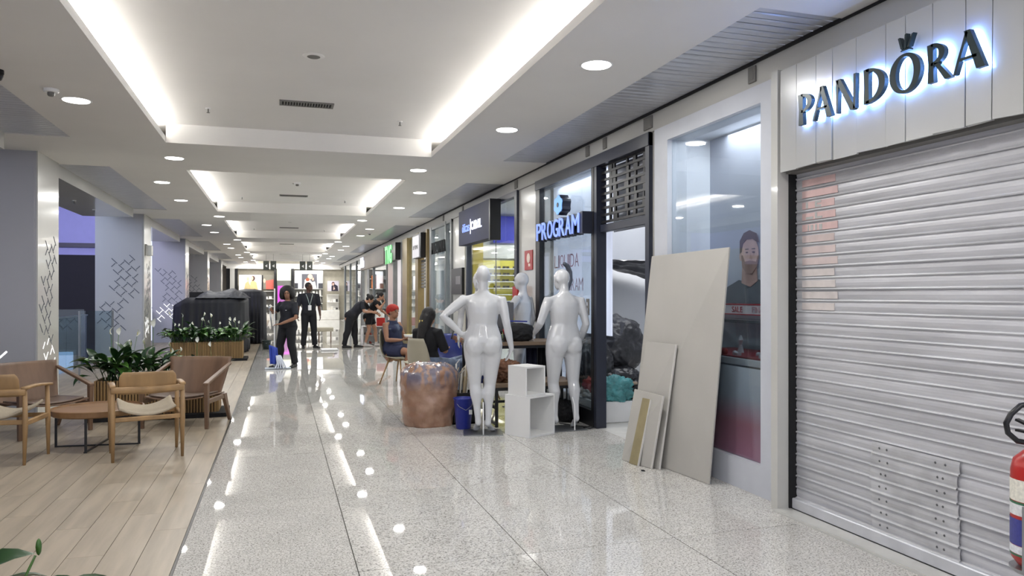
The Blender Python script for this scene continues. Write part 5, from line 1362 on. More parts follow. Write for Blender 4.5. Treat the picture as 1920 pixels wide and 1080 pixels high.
def torso(b, J, infl=0.0, female=True, lo=-.08, hi=1.0, top=True, fat=1.0):
    s = J['s']; pel, ch, nk = V(J['pel']), V(J['chest']), V(J['neck'])
    sh = (V(J['HR']) - V(J['HL'])).normalized(); ss = (V(J['SR']) - V(J['SL'])).normalized()
    ax = (ch - pel)
    tab = [(-.10, .135, .10), (0.0, .178, .118), (.14, .172, .112), (.45, .132, .092), (.72, .146, .104), (.88, .152, .102), (1.0, .150, .092)] if female else \
          [(-.10, .125, .10), (0.0, .158, .112), (.14, .152, .105), (.45, .148, .098), (.75, .172, .112), (1.0, .182, .105)]
    rings = []
    for t, a, d in tab:
        c = pel + ax * t
        side = (sh * (1 - max(0, min(1, t))) + ss * max(0, min(1, t))).normalized()
        fw = ax.normalized().cross(side).normalized()
        rings.append(b.ring(c, side * (a * s * fat + infl), fw * (d * s * fat + infl), 24))
    fw = (nk - ch).normalized().cross(ss).normalized()
    if top:
        rings.append(b.ring(lerp(ch, nk, .38), ss * (.138 * s + infl), fw * (.084 * s + infl), 24))
        rings.append(b.ring(lerp(ch, nk, .7), ss * (.098 * s + infl), fw * (.070 * s + infl), 24))
        rings.append(b.ring(nk, ss * (.06 * s + infl), fw * (.058 * s + infl), 24))
    b.loft(rings)
    return b
def arm(b, J, S, k=1.0, infl=0.0, upto=2.0):
    s = J['s']; sh, el, wr = V(J['S' + S]), V(J['E' + S]), V(J['W' + S])
    pts = [lerp(V(J['neck']), sh, .35) - V((0, 0, .02)), lerp(V(J['neck']), sh, .8) - V((0, 0, .01)), sh, lerp(sh, el, .35), lerp(sh, el, .75), el, lerp(el, wr, .3), lerp(el, wr, .7), wr]
    rad = [.030, .040, .050, .049, .042, .039, .040, .032, .025]
    pts[0] = pts[0] - V((0, 0, .0)); pts[1] = pts[1] - V((0, 0, .012))
    if upto < 1.0:
        pts = pts[:3] + [lerp(sh, el, .4), lerp(sh, el, upto)]; rad = [.034, .044, .054, .053, .052]
    b.limb(pts, [r * s * k + infl for r in rad], 14, upto >= 1.0)
    return b
def hand(b, J, S, curl=.35, k=1.0):
    s = J['s'] * k; wr, ft = V(J['W' + S]), V(J['F' + S]); d = (ft - wr).normalized()
    sg = -1 if S == 'L' else 1
    pn = V(J.get('P' + S, (-sg, 0, 0)))       # palm normal
    pn = (pn - d * pn.dot(d)).normalized(); ac = d.cross(pn).normalized() * sg   # towards thumb
    if ac.dot(V((0, 1, 0))) < 0 and abs(ac.y) > .3: ac = -ac
    b.loft([b.ring(wr - d * .01, ac * .025 * s, pn * .019 * s, 12), b.ring(wr + d * .03 * s, ac * .034 * s, pn * .016 * s, 12), b.ring(wr + d * .075 * s, ac * .040 * s, pn * .014 * s, 12), b.ring(wr + d * .092 * s, ac * .036 * s, pn * .010 * s, 12)])
    for i, (o, L) in enumerate(((.030, .068), (.010, .078), (-.011, .072), (-.030, .056))):
        p0 = wr + d * .080 * s + ac * o * s
        p1 = p0 + (d + ac * o * 2.0).normalized() * L * .5 * s + pn * curl * .012 * s
        p2 = p1 + (d + ac * o * 2.5 + pn * curl * 1.4).normalized() * L * .5 * s
        b.limb([p0, p1, p2], [.0098 * s, .009 * s, .0075 * s], 8)
    p0 = wr + d * .025 * s + ac * .026 * s
    b.limb([p0, p0 + (d * .6 + ac * .8 + pn * .3).normalized() * .035 * s, p0 + (d * .6 + ac * .8 + pn * .3).normalized() * .035 * s + (d + ac * .2 + pn * .5).normalized() * .03 * s], [.013 * s, .0105 * s, .008 * s], 8)
    return b
def leg(b, J, S, k=1.0, infl=0.0, hem=None, foot=True, frm=0.0, to=1.0, lower=True):
    s = J['s']; hp, kn, an, toe = V(J['H' + S]), V(J['K' + S]), V(J['A' + S]), V(J['T' + S])
    th = (kn - hp).normalized(); shn = (an - kn).normalized()
    fw = V(toe - an); fw = (fw - shn * fw.dot(shn)); fw = fw.normalized() if fw.length > 1e-4 else V((0, 1, 0))
    pts = [hp, lerp(hp, kn, .25), lerp(hp, kn, .65), kn, lerp(kn, an, .28) - fw * .018 * s, lerp(kn, an, .6) - fw * .006 * s, an]
    rad = [.092, .088, .068, .053, .056, .042, .033]
    if hem is not None: rad = [.094, .090, .076, .066, .064, hem, hem]
    if not lower: pts = pts[:4]; pts = pts[:2] + [lerp(hp, kn, to)]; rad = [.094, .092, .084]
    b.limb(pts, [r * s * (k if i < 5 else 1) + infl for i, r in enumerate(rad)], 16, hem is None and lower)
    if foot and lower:
        hl = an - V((0, 0, min(.055 * s, an.z * .6))) - fw * .02 * s
        b.limb([an, lerp(an, hl, .8)], [.034 * s, .036 * s], 10)
        b.loft([b.ring(V((hl.x, hl.y, hl.z)) - fw * .02 * s, fw.cross(V((0, 0, 1))) * .024 * s, V((0, 0, 1)) * .024 * s, 12), b.ring(lerp(hl, toe, .45) + V((0, 0, .016 * s)), fw.cross(V((0, 0, 1))) * .036 * s, V((0, 0, 1)) * .028 * s, 12),
                b.ring(lerp(hl, toe, .8), fw.cross(V((0, 0, 1))) * .042 * s, V((0, 0, 1)) * .019 * s, 12), b.ring(toe + fw * .05 * s, fw.cross(V((0, 0, 1))) * .03 * s, V((0, 0, 1)) * .012 * s, 12)])
    return b
def headm(J):
    f = V(J['face']).normalized(); nk, hd = V(J['neck']), V(J['head'])
    up = (hd - nk).normalized(); up = (up * .45 + V((0, 0, 1)) * .55).normalized() if J.get('upz', True) else up
    up = (up - f * up.dot(f)).normalized(); sd = f.cross(up).normalized()
    return Matrix((sd, f, up)).transposed(), f, up, sd
def head(b, J, ears=True, nose=True):
    s = J['s']; R_, f, up, sd = headm(J); hd, nk = V(J['head']), V(J['neck'])
    b.limb([nk - V((0, 0, .04)), lerp(nk, hd, .55) - f * .012 * s], [.055 * s, .050 * s], 14)
    b.ell(hd + up * .02 * s - f * .008 * s, (.074 * s, .094 * s, .098 * s), R_, 3)
    b.ell(hd - up * .045 * s + f * .022 * s, (.056 * s, .066 * s, .068 * s), R_, 3)
    b.ell(hd - up * .088 * s + f * .058 * s, (.024 * s, .022 * s, .020 * s), R_, 2)
    if nose:
        b.limb([hd + f * .082 * s + up * .012 * s, hd + f * .102 * s - up * .022 * s], [.009 * s, .0135 * s], 8)
        b.ell(hd + f * .078 * s + up * .034 * s, (.045 * s, .014 * s, .012 * s), R_)
        b.ell(hd + f * .080 * s - up * .052 * s, (.024 * s, .014 * s, .011 * s), R_)
    if ears:
        for q in (-1, 1): b.ell(hd + sd * q * .074 * s - f * .012 * s - up * .008 * s, (.010 * s, .020 * s, .030 * s), R_)
    return b
def body_prims(J, female=True, kl=1.0, ka=1.0, curl=.35, bust=True, butt=True, nose=True, fat=1.0):
    b = B(); s = J['s']
    torso(b, J, 0, female, fat=fat)
    for S in 'LR':
        arm(b, J, S, ka); hand(b, J, S, curl); leg(b, J, S, kl)
    side = (V(J['HR']) - V(J['HL'])).normalized(); up = (V(J['chest']) - V(J['pel'])).normalized(); fw = up.cross(side).normalized()
    if butt:
        for q in (-1, 1): b.ell(V(J['pel']) + side * q * .085 * s - fw * .062 * s - up * .035 * s, (.104 * s, .086 * s, .125 * s))
        for q in (-1, 1): b.ell(V(J['pel']) + side * q * .095 * s - fw * .02 * s - up * .07 * s, (.098 * s, .105 * s, .14 * s))
    if bust and female:
        for q in (-1, 1): b.ell(V(J['chest']) + side * q * .075 * s + fw * .085 * s - up * .05 * s, (.065 * s, .06 * s, .062 * s))
    head(b, J, nose=nose)
    return b

# ---------------------------------------------------------------- mannequins
def mannequin(name, lab, loc, rz, J, female=True, kl=1.12, ka=1.0, rod=(.10, -.10, .42), voxel=.0085, fat=1.0):
    t = thing(name, lab, 'mannequin', loc, rz, 'white glossy shop mannequins')
    me = remeshed(body_prims(J, female, kl, ka, .3, fat=fat), 'body', M['mannequin'], voxel, 14, .5)
    obj('body', me, None, t)
    obj('base_plate', B().box(-.21, .21, -.17, .21, 0.001, .008), mat('brushed_base_plate', (128, 130, 132), .3, .7), t, world=False, bevel=.002)
    x, y, z = rod
    obj('support_rod', B().limb([(x, y, .005), (x, y, z * .6), (x, y + .01, z * .8), (x, y + .06, z)], .0075, 10), M['white'], t, world=False, smooth=True)
    return t
def heels(J, dz=.075):
    for S in 'LR': J['A' + S].z += dz; J['T' + S].z = .02
    return J
J = stand(1.76, .195, .10)
J['AL'] = V((-.055, -.05, .17)); J['AR'] = V((.055, -.05, .16)); J['TL'] = V((-.07, .06, .022)); J['TR'] = V((.10, .05, .022))
J['KL'] = V((-.085, .01, .52)); J['KR'] = V((.075, .01, .52))
J['EL'] = V((-.43, -.09, 1.27)); J['WL'] = V((-.235, -.03, 1.075)); J['FL'] = V((-.15, .05, 1.04)); J['PL'] = (0, -1, -.3)
J['ER'] = V((.255, -.05, 1.17)); J['WR'] = V((.31, -.01, .91)); J['FR'] = V((.27, .03, .80))
for k in ('pel', 'chest', 'neck', 'head', 'HL', 'HR', 'SL', 'SR'): J[k] = J[k] + V((0, 0, .03 if k[0] == 'S' else .055))
J['head'] = J['head'] + V((0, 0, 0))
mannequin('mannequin', 'glossy white full-figured mannequin from behind, one hand on hip, nearest the brown bag', (2.10, 7.80, 0), math.radians(-13), J, kl=1.18, ka=1.08, rod=(.0, -.13, .34), fat=1.13)
J = stand(1.76, .19, .10)
J['AL'] = V((-.12, -.02, .15)); J['AR'] = V((.10, -.10, .17)); J['TL'] = V((-.15, .10, .022)); J['TR'] = V((.12, .02, .022))
J['KL'] = V((-.115, .04, .51)); J['KR'] = V((.11, -.01, .52))
J['EL'] = V((-.285, .0, 1.19)); J['WL'] = V((-.27, .20, 1.07)); J['FL'] = V((-.25, .29, 1.02)); J['PL'] = (1, 0, -.3)
J['ER'] = V((.25, -.05, 1.17)); J['WR'] = V((.24, .10, .95)); J['FR'] = V((.22, .17, .87))
for k in ('pel', 'chest', 'neck', 'head', 'HL', 'HR', 'SL', 'SR'): J[k] = J[k] + V((0, 0, .02 if k[0] == 'S' else .045))
J['face'] = V((-.5, 1, -.05)); J['head'] = J['head'] + V((-.015, .02, -.02))
mannequin('mannequin', 'glossy white full-figured mannequin from behind with legs apart, right of the white cubes', (3.03, 7.78, 0), math.radians(4), J, kl=1.18, ka=1.08, rod=(.06, -.15, .36), fat=1.13)
J = stand(1.80, .215, .09)
J['EL'] = V((-.30, .12, 1.22)); J['WL'] = V((-.32, .34, 1.30)); J['FL'] = V((-.32, .43, 1.33))
J['ER'] = V((.27, -.06, 1.17)); J['WR'] = V((.27, .04, .92)); J['FR'] = V((.26, .08, .82))
mC = mannequin('mannequin', 'white male mannequin in profile facing left behind the tables', (3.13, 9.58, 0), math.radians(52), J, False, 1.0, 1.05, rod=(.1, -.12, .3), voxel=.011)
dup(mC, (2.56, 9.72, 0), math.radians(150), 'white male mannequin mostly hidden behind the hand-on-hip mannequin, one shoulder showing')

# ---------------------------------------------------------------- people
SK = {'dark': mat('deep_brown_skin', (84, 56, 44), .5, var=.05), 'mid': mat('brown_skin', (146, 104, 80), .5, var=.05), 'tan': mat('tan_skin', (176, 132, 106), .5, var=.05)}
M['hair'] = mat('black_hair', (20, 17, 17), .55, var=.3, scale=(60, 60, 12), bump=.5, bscale=90)
M['uniform'] = mat('dark_navy_uniform', (25, 27, 36), .8, var=.12, scale=(8, 8, 8))
M['trouser'] = mat('black_trouser_cloth', (20, 20, 25), .85, var=.1, scale=(8, 8, 8))
M['eye'] = mat('dark_eye', (24, 18, 16), .3); M['lip'] = mat('lip', (128, 70, 66), .5); M['shoe'] = mat('black_shoe', (24, 23, 24), .4)
def person(lab, loc, rz, J, skin, female=True, shirt=None, sleeve=.55, trousers=None, short=None, hair=None, shoes=None, fat=1.0, voxel=.011, kl=1.0, low=-.1, open_top=True):
    t = thing('person', lab, 'person', loc, rz)
    s = J['s']
    obj('body', remeshed(body_prims(J, female, kl, 1.0, .6, fat=fat), 'body', SK[skin], voxel, 3, .5), None, t)
    R_, f, up, sd = headm(J); hd = V(J['head'])
    for q in (-1, 1):
        obj('eye', B().ell(hd + f * .084 * s + sd * q * .030 * s + up * .012 * s, (.013 * s, .008 * s, .007 * s), R_), M['eye'], t, world=False, smooth=True)
        obj('eyebrow', B().limb([hd + f * .086 * s + sd * q * .016 * s + up * .032 * s, hd + f * .077 * s + sd * q * .046 * s + up * .034 * s], .004 * s, 6), M['hair'], t, world=False, smooth=True)
    obj('mouth', B().ell(hd + f * .091 * s - up * .052 * s, (.021 * s, .006 * s, .006 * s), R_), M['lip'], t, world=False, smooth=True)
    if trousers:
        b = B(); torso(b, J, .014, female, top=False, fat=fat)
        bb = B()
        pel, ch = V(J['pel']), V(J['chest'])
        rings = []
        side = (V(J['HR']) - V(J['HL'])).normalized(); ax = ch - pel; fw = ax.normalized().cross(side).normalized()
        for tt, a, d in ((-.12, .15, .11), (0, .18, .125), (.16, .175, .118), (.28, .155, .108)):
            rings.append(bb.ring(pel + ax * tt, side * (a * s * fat + .016), fw * (d * s * fat + .018), 24))
        bb.loft(rings)
        for q in (-1, 1): bb.ell(pel + side * q * .085 * s - fw * .062 * s - ax.normalized() * .035 * s, (.114 * s, .106 * s, .125 * s))
        for S in 'LR':
            if short: leg(bb, J, S, kl, .016, foot=False, lower=False, to=short)
            else: leg(bb, J, S, kl, .014, hem=.056, foot=False)
        b.bm.free()
        obj('shorts' if short else 'trousers', remeshed(bb, 'trousers', trousers, voxel, 3), None, t)
    if shirt:
        b = B(); torso(b, J, .018, female, top=True, fat=fat)
        if sleeve > 0:
            for S in 'LR': arm(b, J, S, 1.0, .014, upto=sleeve)
        side = (V(J['HR']) - V(J['HL'])).normalized(); up_ = (V(J['chest']) - V(J['pel'])).normalized(); fw = up_.cross(side).normalized()
        if female:
            for q in (-1, 1): b.ell(V(J['chest']) + side * q * .075 * s + fw * .09 * s - up_ * .05 * s, (.078 * s, .07 * s, .075 * s))
        obj('shirt', remeshed(b, 'shirt', shirt, voxel, 3), None, t)
    if shoes:
        for S in 'LR':
            an, toe = V(J['A' + S]), V(J['T' + S]); fw = V((toe.x - an.x, toe.y - an.y, 0)).normalized(); sdv = fw.cross(V((0, 0, 1)))
            b = B(); z0 = min(toe.z, .025)
            base = V((an.x, an.y, z0))
            b.loft([b.ring(base - fw * .06, sdv * .028, V((0, 0, 1)) * .03, 12), b.ring(base - fw * .02 + V((0, 0, .02)), sdv * .04, V((0, 0, 1)) * .045, 12), b.ring(base + fw * .08 + V((0, 0, .012)), sdv * .046, V((0, 0, 1)) * .037, 12), b.ring(base + fw * .17, sdv * .047, V((0, 0, 1)) * .026, 12), b.ring(base + fw * .215 - V((0, 0, .004)), sdv * .03, V((0, 0, 1)) * .016, 12)])
            b.limb([base + V((0, 0, .03)), an + V((0, 0, .02))], [.04, .042], 12)
            obj('shoe', b, shoes, t, world=False, smooth=True)
    if hair: hair(t, J, hd, f, up, sd, R_, s)
    return t
def hair_mesh(t, b, voxel=.011, m=None, nm='hair'):
    obj(nm, remeshed(b, nm, m or M['hair'], voxel, 2), None, t)

# mopping cleaner
J = stand(1.62, .18, .09)
J['AL'] = V((-.15, -.05, .085)); J['AR'] = V((.13, .10, .085)); J['TL'] = V((-.19, .10, .025)); J['TR'] = V((.20, .25, .025)); J['KL'] = V((-.12, .03, .45)); J['KR'] = V((.13, .08, .45))
J['ER'] = V((.26, .10, 1.12)); J['WR'] = V((.16, .30, 1.18)); J['FR'] = V((.12, .38, 1.20)); J['PR'] = (-1, .2, 0)
J['EL'] = V((-.26, .06, 1.02)); J['WL'] = V((-.04, .27, .90)); J['FL'] = V((.05, .34, .89)); J['PL'] = (0, 0, -1)
J['face'] = V((-.55, .82, -.05))
def afro(t, J, hd, f, up, sd, R_, s):
    b = B(); b.ell(hd + up * .055 - f * .045, (.150, .115, .125), R_, 3); b.ell(hd - f * .07 - up * .03, (.145, .085, .115), R_, 3)
    for q in (-1, 1): b.ell(hd + sd * q * .105 - f * .02 - up * .02, (.055, .07, .10), R_, 3)
    r = random.Random(2)
    for k in range(60):
        a = r.uniform(0, 6.28); e = r.uniform(-.4, 1.4); b.ell(hd + up * (.03 + .115 * math.sin(e)) - f * .06 * (1.1 - .3 * math.sin(e)) + sd * .135 * math.cos(a) * math.cos(e) - f * .05 * math.sin(a) ** 2, (.032, .032, .032), None, 1)
    hair_mesh(t, b)
pw = person('woman with curly black hair in dark uniform mopping, both hands on the mop pole', (.16, 16.10, 0), math.radians(140), J, 'mid', True, M['uniform'], .8, M['trouser'], hair=afro, shoes=M['shoe'], fat=1.12, kl=1.08)
obj('sleeve_badge', B().box(-.235, -.23, .02, .06, 1.17, 1.185), M['white'], pw, world=False)
obj('shirt_badge', B().box(-.09, -.06, .135, .145, 1.17, 1.18), M['white'], pw, world=False)
mp = thing('mop', 'white poled mop with blue cloth held by the curly haired woman', 'mop', (-.13, 15.75, 0))
obj('pole', B().cyl((-.10, 15.80, .05), (-.095, 16.0, 1.62), .013, n=10), M['white'], mp, smooth=True)
obj('grip', B().cyl((-.14, 15.9, .78), (-.19, 15.93, 1.22), .014, n=10).ell((-.19, 15.93, 1.22), (.03, .03, .06)), M['steel'], mp, smooth=True)
bb = B(); bb.grid(lambda u, v: (-.17 + .14 * u - .02 * v, 15.76 + .03 * math.sin(u * 9), .10 + .38 * v * (1 - .15 * u)), 10, 6)
obj('cloth', bb, mat('blue_mop_cloth', (54, 76, 176), .7), mp, smooth=True, solid=.03)
obj('mop_head', B().box(-.28, .22, 15.68, 15.80, .002, .03), mat('pale_mop_pad', (196, 204, 214), .7), mp, bevel=.008)
bb = B()
for k in range(14): bb.limb([(-.06 + .02 * (k % 5), 15.72 + .01 * k, .26), (-.04 + .03 * (k % 5), 15.66 + .012 * k, .12), (-.08 + .05 * (k % 5), 15.62 + .015 * k, .03)], .014, 6)
obj('strands', bb, mat('mop_strands', (206, 210, 224), .8), mp, smooth=True)

# security man
J = stand(1.83, .215, .09)
J['AL'] = V((-.17, -.02, .09)); J['AR'] = V((.15, .0, .09)); J['TL'] = V((-.24, .10, .025)); J['TR'] = V((.17, .14, .025)); J['KL'] = V((-.14, .02, .50)); J['KR'] = V((.12, .03, .5))
J['face'] = V((-.75, .6, 0))
def crop_hair(t, J, hd, f, up, sd, R_, s):
    b = B(); b.ell(hd + up * .035 - f * .014, (.079 * s, .098 * s, .093 * s), R_, 3)
    c = b
    for v in [v for v in c.bm.verts if (v.co - hd).dot(f) > .045 * s and (v.co - hd).dot(up) < .075 * s]: v.co -= f * .04
    hair_mesh(t, b)
pm = person('tall man in black uniform with a lanyard and badge, standing beyond the mopping woman', (.78, 21.55, 0), math.radians(188), J, 'dark', False, M['uniform'], .95, M['trouser'], hair=crop_hair, shoes=M['shoe'])
obj('lanyard', B().limb([(-.09, .09, 1.50), (-.05, .145, 1.38), (-.005, .15, 1.2)], .007, 6).limb([(.09, .09, 1.50), (.05, .145, 1.38), (.005, .15, 1.2)], .007, 6), mat('pale_lanyard', (176, 190, 186), .6), pm, world=False, smooth=True)
obj('badge', B().box(-.045, .045, .148, .155, 1.06, 1.20), M['white'], pm, world=False, bevel=.004)

# two people bending together
J = stand(1.72, .20, .10)
J['pel'] = V((0, -.05, .88)); J['HL'] = V((-.10, -.05, .86)); J['HR'] = V((.10, -.05, .86))
J['chest'] = V((0, .24, 1.20)); J['neck'] = V((0, .36, 1.30)); J['head'] = V((0, .49, 1.37))
J['SL'] = V((-.20, .29, 1.26)); J['SR'] = V((.20, .29, 1.26)); J['ER'] = V((.25, .36, 1.02)); J['WR'] = V((.16, .60, 1.0)); J['FR'] = V((.12, .69, .98)); J['PR'] = (-1, 0, 0)
J['EL'] = V((-.25, .42, 1.03)); J['WL'] = V((-.14, .66, .95)); J['FL'] = V((-.10, .74, .90)); J['PL'] = (1, 0, 0)
J['AL'] = V((-.10, .06, .085)); J['AR'] = V((.12, -.22, .085)); J['TL'] = V((-.10, .24, .025)); J['TR'] = V((.12, -.04, .025)); J['KL'] = V((-.11, .03, .47)); J['KR'] = V((.12, -.12, .46))
J['face'] = V((-.05, .8, -.6)); J['upz'] = False
def tied(t, J, hd, f, up, sd, R_, s):
    b = B(); b.ell(hd + up * .03 - f * .018, (.084 * s, .098 * s, .100 * s), R_, 3); b.ell(hd + up * .05 - f * .115, (.048, .048, .048), R_, 2); b.ell(hd - up * .02 - f * .06, (.078, .06, .08), R_, 2)
    hair_mesh(t, b)
person('heavily built person in black uniform bending forward to the right', (1.98, 21.45, 0), math.radians(-107), J, 'tan', True, M['uniform'], .75, M['trouser'], hair=tied, shoes=M['shoe'], fat=1.25, kl=1.2)
J = stand(1.66, .175, .09)
J['pel'] = V((0, -.05, .86)); J['HL'] = V((-.09, -.05, .84)); J['HR'] = V((.09, -.05, .84))
J['chest'] = V((0, .12, 1.22)); J['neck'] = V((0, .20, 1.33)); J['head'] = V((0, .29, 1.45))
J['SL'] = V((-.175, .16, 1.28)); J['SR'] = V((.175, .16, 1.28)); J['ER'] = V((.22, .30, 1.08)); J['WR'] = V((.08, .42, 1.28)); J['FR'] = V((.04, .40, 1.37)); J['PR'] = (0, -1, 0)
J['EL'] = V((-.2, .25, 1.03)); J['WL'] = V((-.12, .45, .92)); J['FL'] = V((-.10, .53, .86))
J['AL'] = V((-.13, .12, .085)); J['AR'] = V((.10, -.14, .085)); J['TL'] = V((-.14, .28, .025)); J['TR'] = V((.10, .04, .025)); J['KL'] = V((-.12, .10, .46)); J['KR'] = V((.10, -.03, .46))
J['face'] = V((.0, .95, -.3))
person('bare legged woman in black top and shorts, hand to her mouth, beside the bending person', (2.52, 21.75, 0), math.radians(-112), J, 'tan', True, M['trouser'], .4, M['trouser'], short=.55, hair=tied, shoes=mat('pale_trainer', (206, 200, 196), .5))

# seated woman with the red turban
def seated(h=1.66, w=.18, lean=.0):
    J = stand(h, w, .10)
    J['pel'] = V((0, -.10, .56)); J['HL'] = V((-.10, -.08, .55)); J['HR'] = V((.10, -.08, .55))
    J['chest'] = V((0, -.14 + lean, .95)); J['neck'] = V((0, -.13 + lean * 1.2, 1.06)); J['head'] = V((0, -.10 + lean * 1.3, 1.20))
    J['SL'] = V((-w, -.14 + lean, 1.00)); J['SR'] = V((w, -.14 + lean, 1.00))
    J['KL'] = V((-.13, .34, .53)); J['KR'] = V((.13, .34, .53)); J['AL'] = V((-.13, .30, .09)); J['AR'] = V((.13, .30, .09)); J['TL'] = V((-.14, .45, .025)); J['TR'] = V((.14, .45, .025))
    J['EL'] = V((-w - .06, -.06 + lean, .74)); J['ER'] = V((w + .06, -.06 + lean, .74)); J['WL'] = V((-.12, .14, .74)); J['WR'] = V((.12, .14, .74)); J['FL'] = V((-.05, .20, .77)); J['FR'] = V((.05, .20, .77))
    J['PL'] = (0, 0, 1); J['PR'] = (0, 0, 1)
    return J
navy = mat('navy_dress_cloth', (30, 36, 66), .8, var=.15, scale=(10, 10, 10)); greyblue = mat('slate_vest_cloth', (74, 82, 104), .8)
J = seated(1.66, .185)
J['face'] = V((.15, 1, .02)); J['KR'] = V((.16, .33, .55)); J['AR'] = V((.12, .28, .09)); J['KL'] = V((-.14, .36, .53))
def turban(t, J, hd, f, up, sd, R_, s):
    b = B(); b.ell(hd + up * .055 - f * .03, (.098, .118, .085), R_, 3); b.ell(hd + up * .03 - f * .075, (.09, .075, .085), R_, 3)
    hair_mesh(t, b, nm='turban', m=mat('red_turban_cloth', (158, 30, 20), .7, var=.2, scale=(30, 30, 30), bump=.4, bscale=50))
    b = B(); b.ell(hd - f * .055 - up * .015, (.075, .05, .05), R_, 2)
    hair_mesh(t, b)
pt = person('seated woman with red turban and navy dress holding a food container', (1.92, 12.60, 0), math.radians(-135), J, 'mid', True, navy, 0, navy, short=.7, hair=turban, shoes=mat('white_sandal', (214, 212, 208), .5), fat=1.22, kl=1.2)
b = B(); side = V((1, 0, 0))
b.loft([b.ring((0, -.13, .80), (.185, 0, 0), (0, .13, 0), 24), b.ring((0, -.14, .93), (.20, 0, 0), (0, .15, 0), 24), b.ring((0, -.14, 1.0), (.13, 0, 0), (0, .10, 0), 24)])
obj('vest_top', remeshed(b, 'vest_top', greyblue, .011, 3), None, pt)
shell_chair('beige shell chair with wooden legs under the woman in the red turban', (1.92, 12.56, 0), math.radians(-135), M['shell'])
fb = thing('food_container', 'open white food container held by the seated woman in the turban', 'food container', (1.92 + .205 * math.sin(math.radians(135)), 12.60 - .205 * .707, .78))
R2 = fb
obj('tray', B().lathe([(0, .0), (.06, 0), (.085, .05), (.08, .05), (.058, .006), (0, .006)], n=20), M['mdf'], fb, world=False, smooth=True)
obj('food', B().ell((0, 0, .035), (.07, .07, .025)), mat('mixed_food', (176, 166, 110), .7, var=.4, scale=(60, 60, 60)), fb, world=False)
# seated woman from behind
J = seated(1.66, .18, .02)
J['face'] = V((.1, 1, -.15))
blk = mat('black_knit_top', (22, 22, 26), .85, var=.15, scale=(20, 20, 20)); denim = mat('pale_denim', (120, 134, 158), .8, var=.15, scale=(20, 20, 20))
def longhair(t, J, hd, f, up, sd, R_, s):
    b = B(); b.ell(hd + up * .025 - f * .02, (.092, .108, .108), R_, 3)
    b.limb([hd - f * .05 - up * .02, hd - f * .085 - up * .16, hd - f * .10 - up * .30, hd - f * .10 - up * .43], [.095, .085, .07, .035], 14)
    for v in b.bm.verts:
        d = v.co - hd
        if d.dot(f) > .055 and d.dot(up) < .06: v.co -= f * .05
    hair_mesh(t, b)
    obj('hair_clip', B().box(-.03, -.012, -.008, .008, -.035, .035).box(.012, .03, -.008, .008, -.035, .035), mat('yellow_hair_clip', (226, 206, 120), .4), t, world=False).location = hd - f * .145 - up * .10
pb = person('seated woman from behind with long black hair and yellow clip in black top', (2.00, 10.05, 0), math.radians(-50), J, 'tan', True, blk, .98, denim, hair=longhair, shoes=M['shoe'])
shell_chair('beige shell chair with its back turned, holding the long haired woman', (1.975, 10.03, 0), math.radians(-58), M['shell'])
# third seated person, mostly hidden
J = seated(1.66, .18)
J['WL'] = V((-.13, .24, .82)); J['FL'] = V((-.12, .33, .86)); J['ER'] = V((.24, -.02, .76)); J['WR'] = V((.10, .25, .84)); J['FR'] = V((.08, .34, .88)); J['PL'] = (1, 0, 0); J['PR'] = (-1, 0, 0)
person('seated person hidden behind the hand-on-hip mannequin, only a hand with a phone showing', (2.74, 10.45, 0), math.radians(100), J, 'tan', True, blk, .5, denim, hair=tied, shoes=M['shoe'])
shell_chair('dark blue shell chair behind the hand-on-hip mannequin', (2.74, 10.43, 0), math.radians(100), M['shellb'])
shell_chair('empty dark blue shell chair between the brown bag and the white mannequin', (2.30, 10.62, 0), math.radians(160), M['shellb'])
ph = tag(obj('phone', B().box(-.035, .035, -.006, .006, -.07, .07), M['black'], bevel=.004), 'dark phone held up in the hand beside the mannequin', 'phone')
ph.location = (2.36, 10.42, .93); ph.rotation_euler = (.3, .2, 1.2)
shell_chair('empty beige shell chair standing between the two seated women', (2.12, 11.55, 0), math.radians(150), M['shell'])
t = tag(obj('paper_packet', B().box(2.02, 2.14, 11.42, 11.52, .46, .53).box(2.05, 2.09, 11.43, 11.47, .53, .60), M['white'], bevel=.006), 'white paper packet lying on the empty beige chair', 'packet')

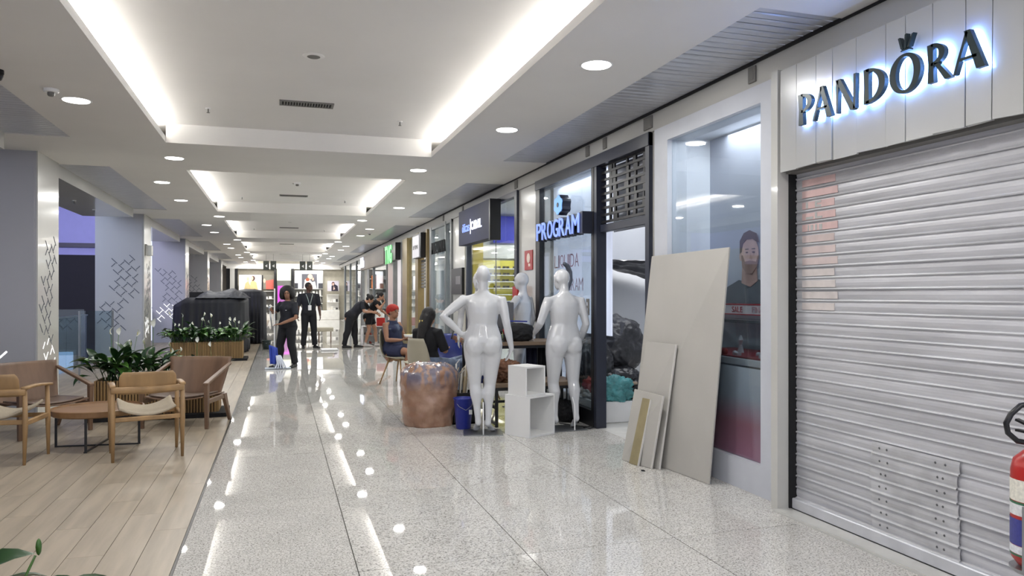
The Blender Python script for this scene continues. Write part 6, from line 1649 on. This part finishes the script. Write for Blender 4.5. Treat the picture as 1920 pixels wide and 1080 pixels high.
# ================================================================ FAR SMALL THINGS
t = thing('bucket', 'dark green bucket on the floor left of the mopping woman', 'bucket', (-.34, 21.5, 0))
obj('bucket', B().lathe([(0, 0), (.085, 0), (.13, .24), (.135, .245), (.125, .245), (.08, .01), (0, .01)], n=24), mat('dark_green_plastic', (42, 58, 58), .4), t, world=False, smooth=True)
obj('handle', B().limb([(-.13, 0, .24), (-.1, -.08, .20), (0, -.12, .17), (.1, -.08, .2), (.13, 0, .24)], .004, 6), M['steel'], t, world=False, smooth=True)
t = thing('bench', 'low cream bench with brown legs behind the man with the lanyard', 'bench', (1.15, 24.2, 0))
obj('seat', B().box(.72, 1.62, 24.0, 24.4, .34, .46), mat('cream_bench_pad', (186, 180, 160), .6), t, bevel=.02)
for x in (.78, 1.18, 1.54): obj('leg', B().box(x - .015, x + .015, 24.05, 24.08, 0, .34), M['walnut'], t)
t = thing('shoe_rack', 'low white rack with shoes and boxes in front of the taupe fascia shop', 'rack', (2.9, 22.6, 0))
obj('side_panel', B().box(2.35, 2.37, 22.35, 22.85, 0, .55), M['white'], t); obj('side_panel', B().box(3.23, 3.25, 22.35, 22.85, 0, .55), M['white'], t); obj('back_panel', B().box(2.37, 3.23, 22.83, 22.85, 0, .55), M['white'], t)
for z in (.02, .28, .54): obj('shelf', B().box(2.35, 3.25, 22.35, 22.85, z, z + .015), M['white'], t)
cols_ = [(40, 36, 36), (150, 60, 50), (206, 200, 190), (90, 92, 98), (30, 30, 34), (180, 170, 150)]
shm = [mesh_of(B().loft([B().ring((0, -.12, .04), (.03, 0, 0), (0, 0, .035), 8), B().ring((0, 0, .035), (.035, 0, 0), (0, 0, .03), 8), B().ring((0, .12, .025), (.025, 0, 0), (0, 0, .016), 8)]), 'shoe', mat('stock_shoe', c_, .5), True) for c_ in cols_]
for k in range(12):
    o = bpy.data.objects.new('shoe', shm[k % 6]); C.objects.link(o); o.location = (2.44 + .14 * (k % 6), 22.42, .035 if k < 6 else .295); o.rotation_euler = (0, 0, math.pi)
    tag(o, '%s shoe on the %s shelf of the low white rack' % (['black', 'red', 'cream', 'grey', 'dark', 'beige'][k % 6], 'bottom' if k < 6 else 'middle'), 'shoe', 'shoes on the low white rack')
tag(obj('red_box', B().box(2.78, 3.02, 22.5, 22.7, .556, .80).box(2.8, 3.0, 22.49, 22.50, .60, .76), M['red'], bevel=.01), 'red box standing on the low white rack', 'box')
tag(obj('grey_box', B().box(2.44, 2.68, 22.5, 22.7, .556, .70), M['vent'], bevel=.01), 'grey box standing on the low white rack', 'box')
tag(obj('floor_scale', B().box(1.05, 1.5, 20.4, 20.7, 0, .05), M['white'], bevel=.02), 'pale flat item on the floor right of the man with the lanyard', 'item')
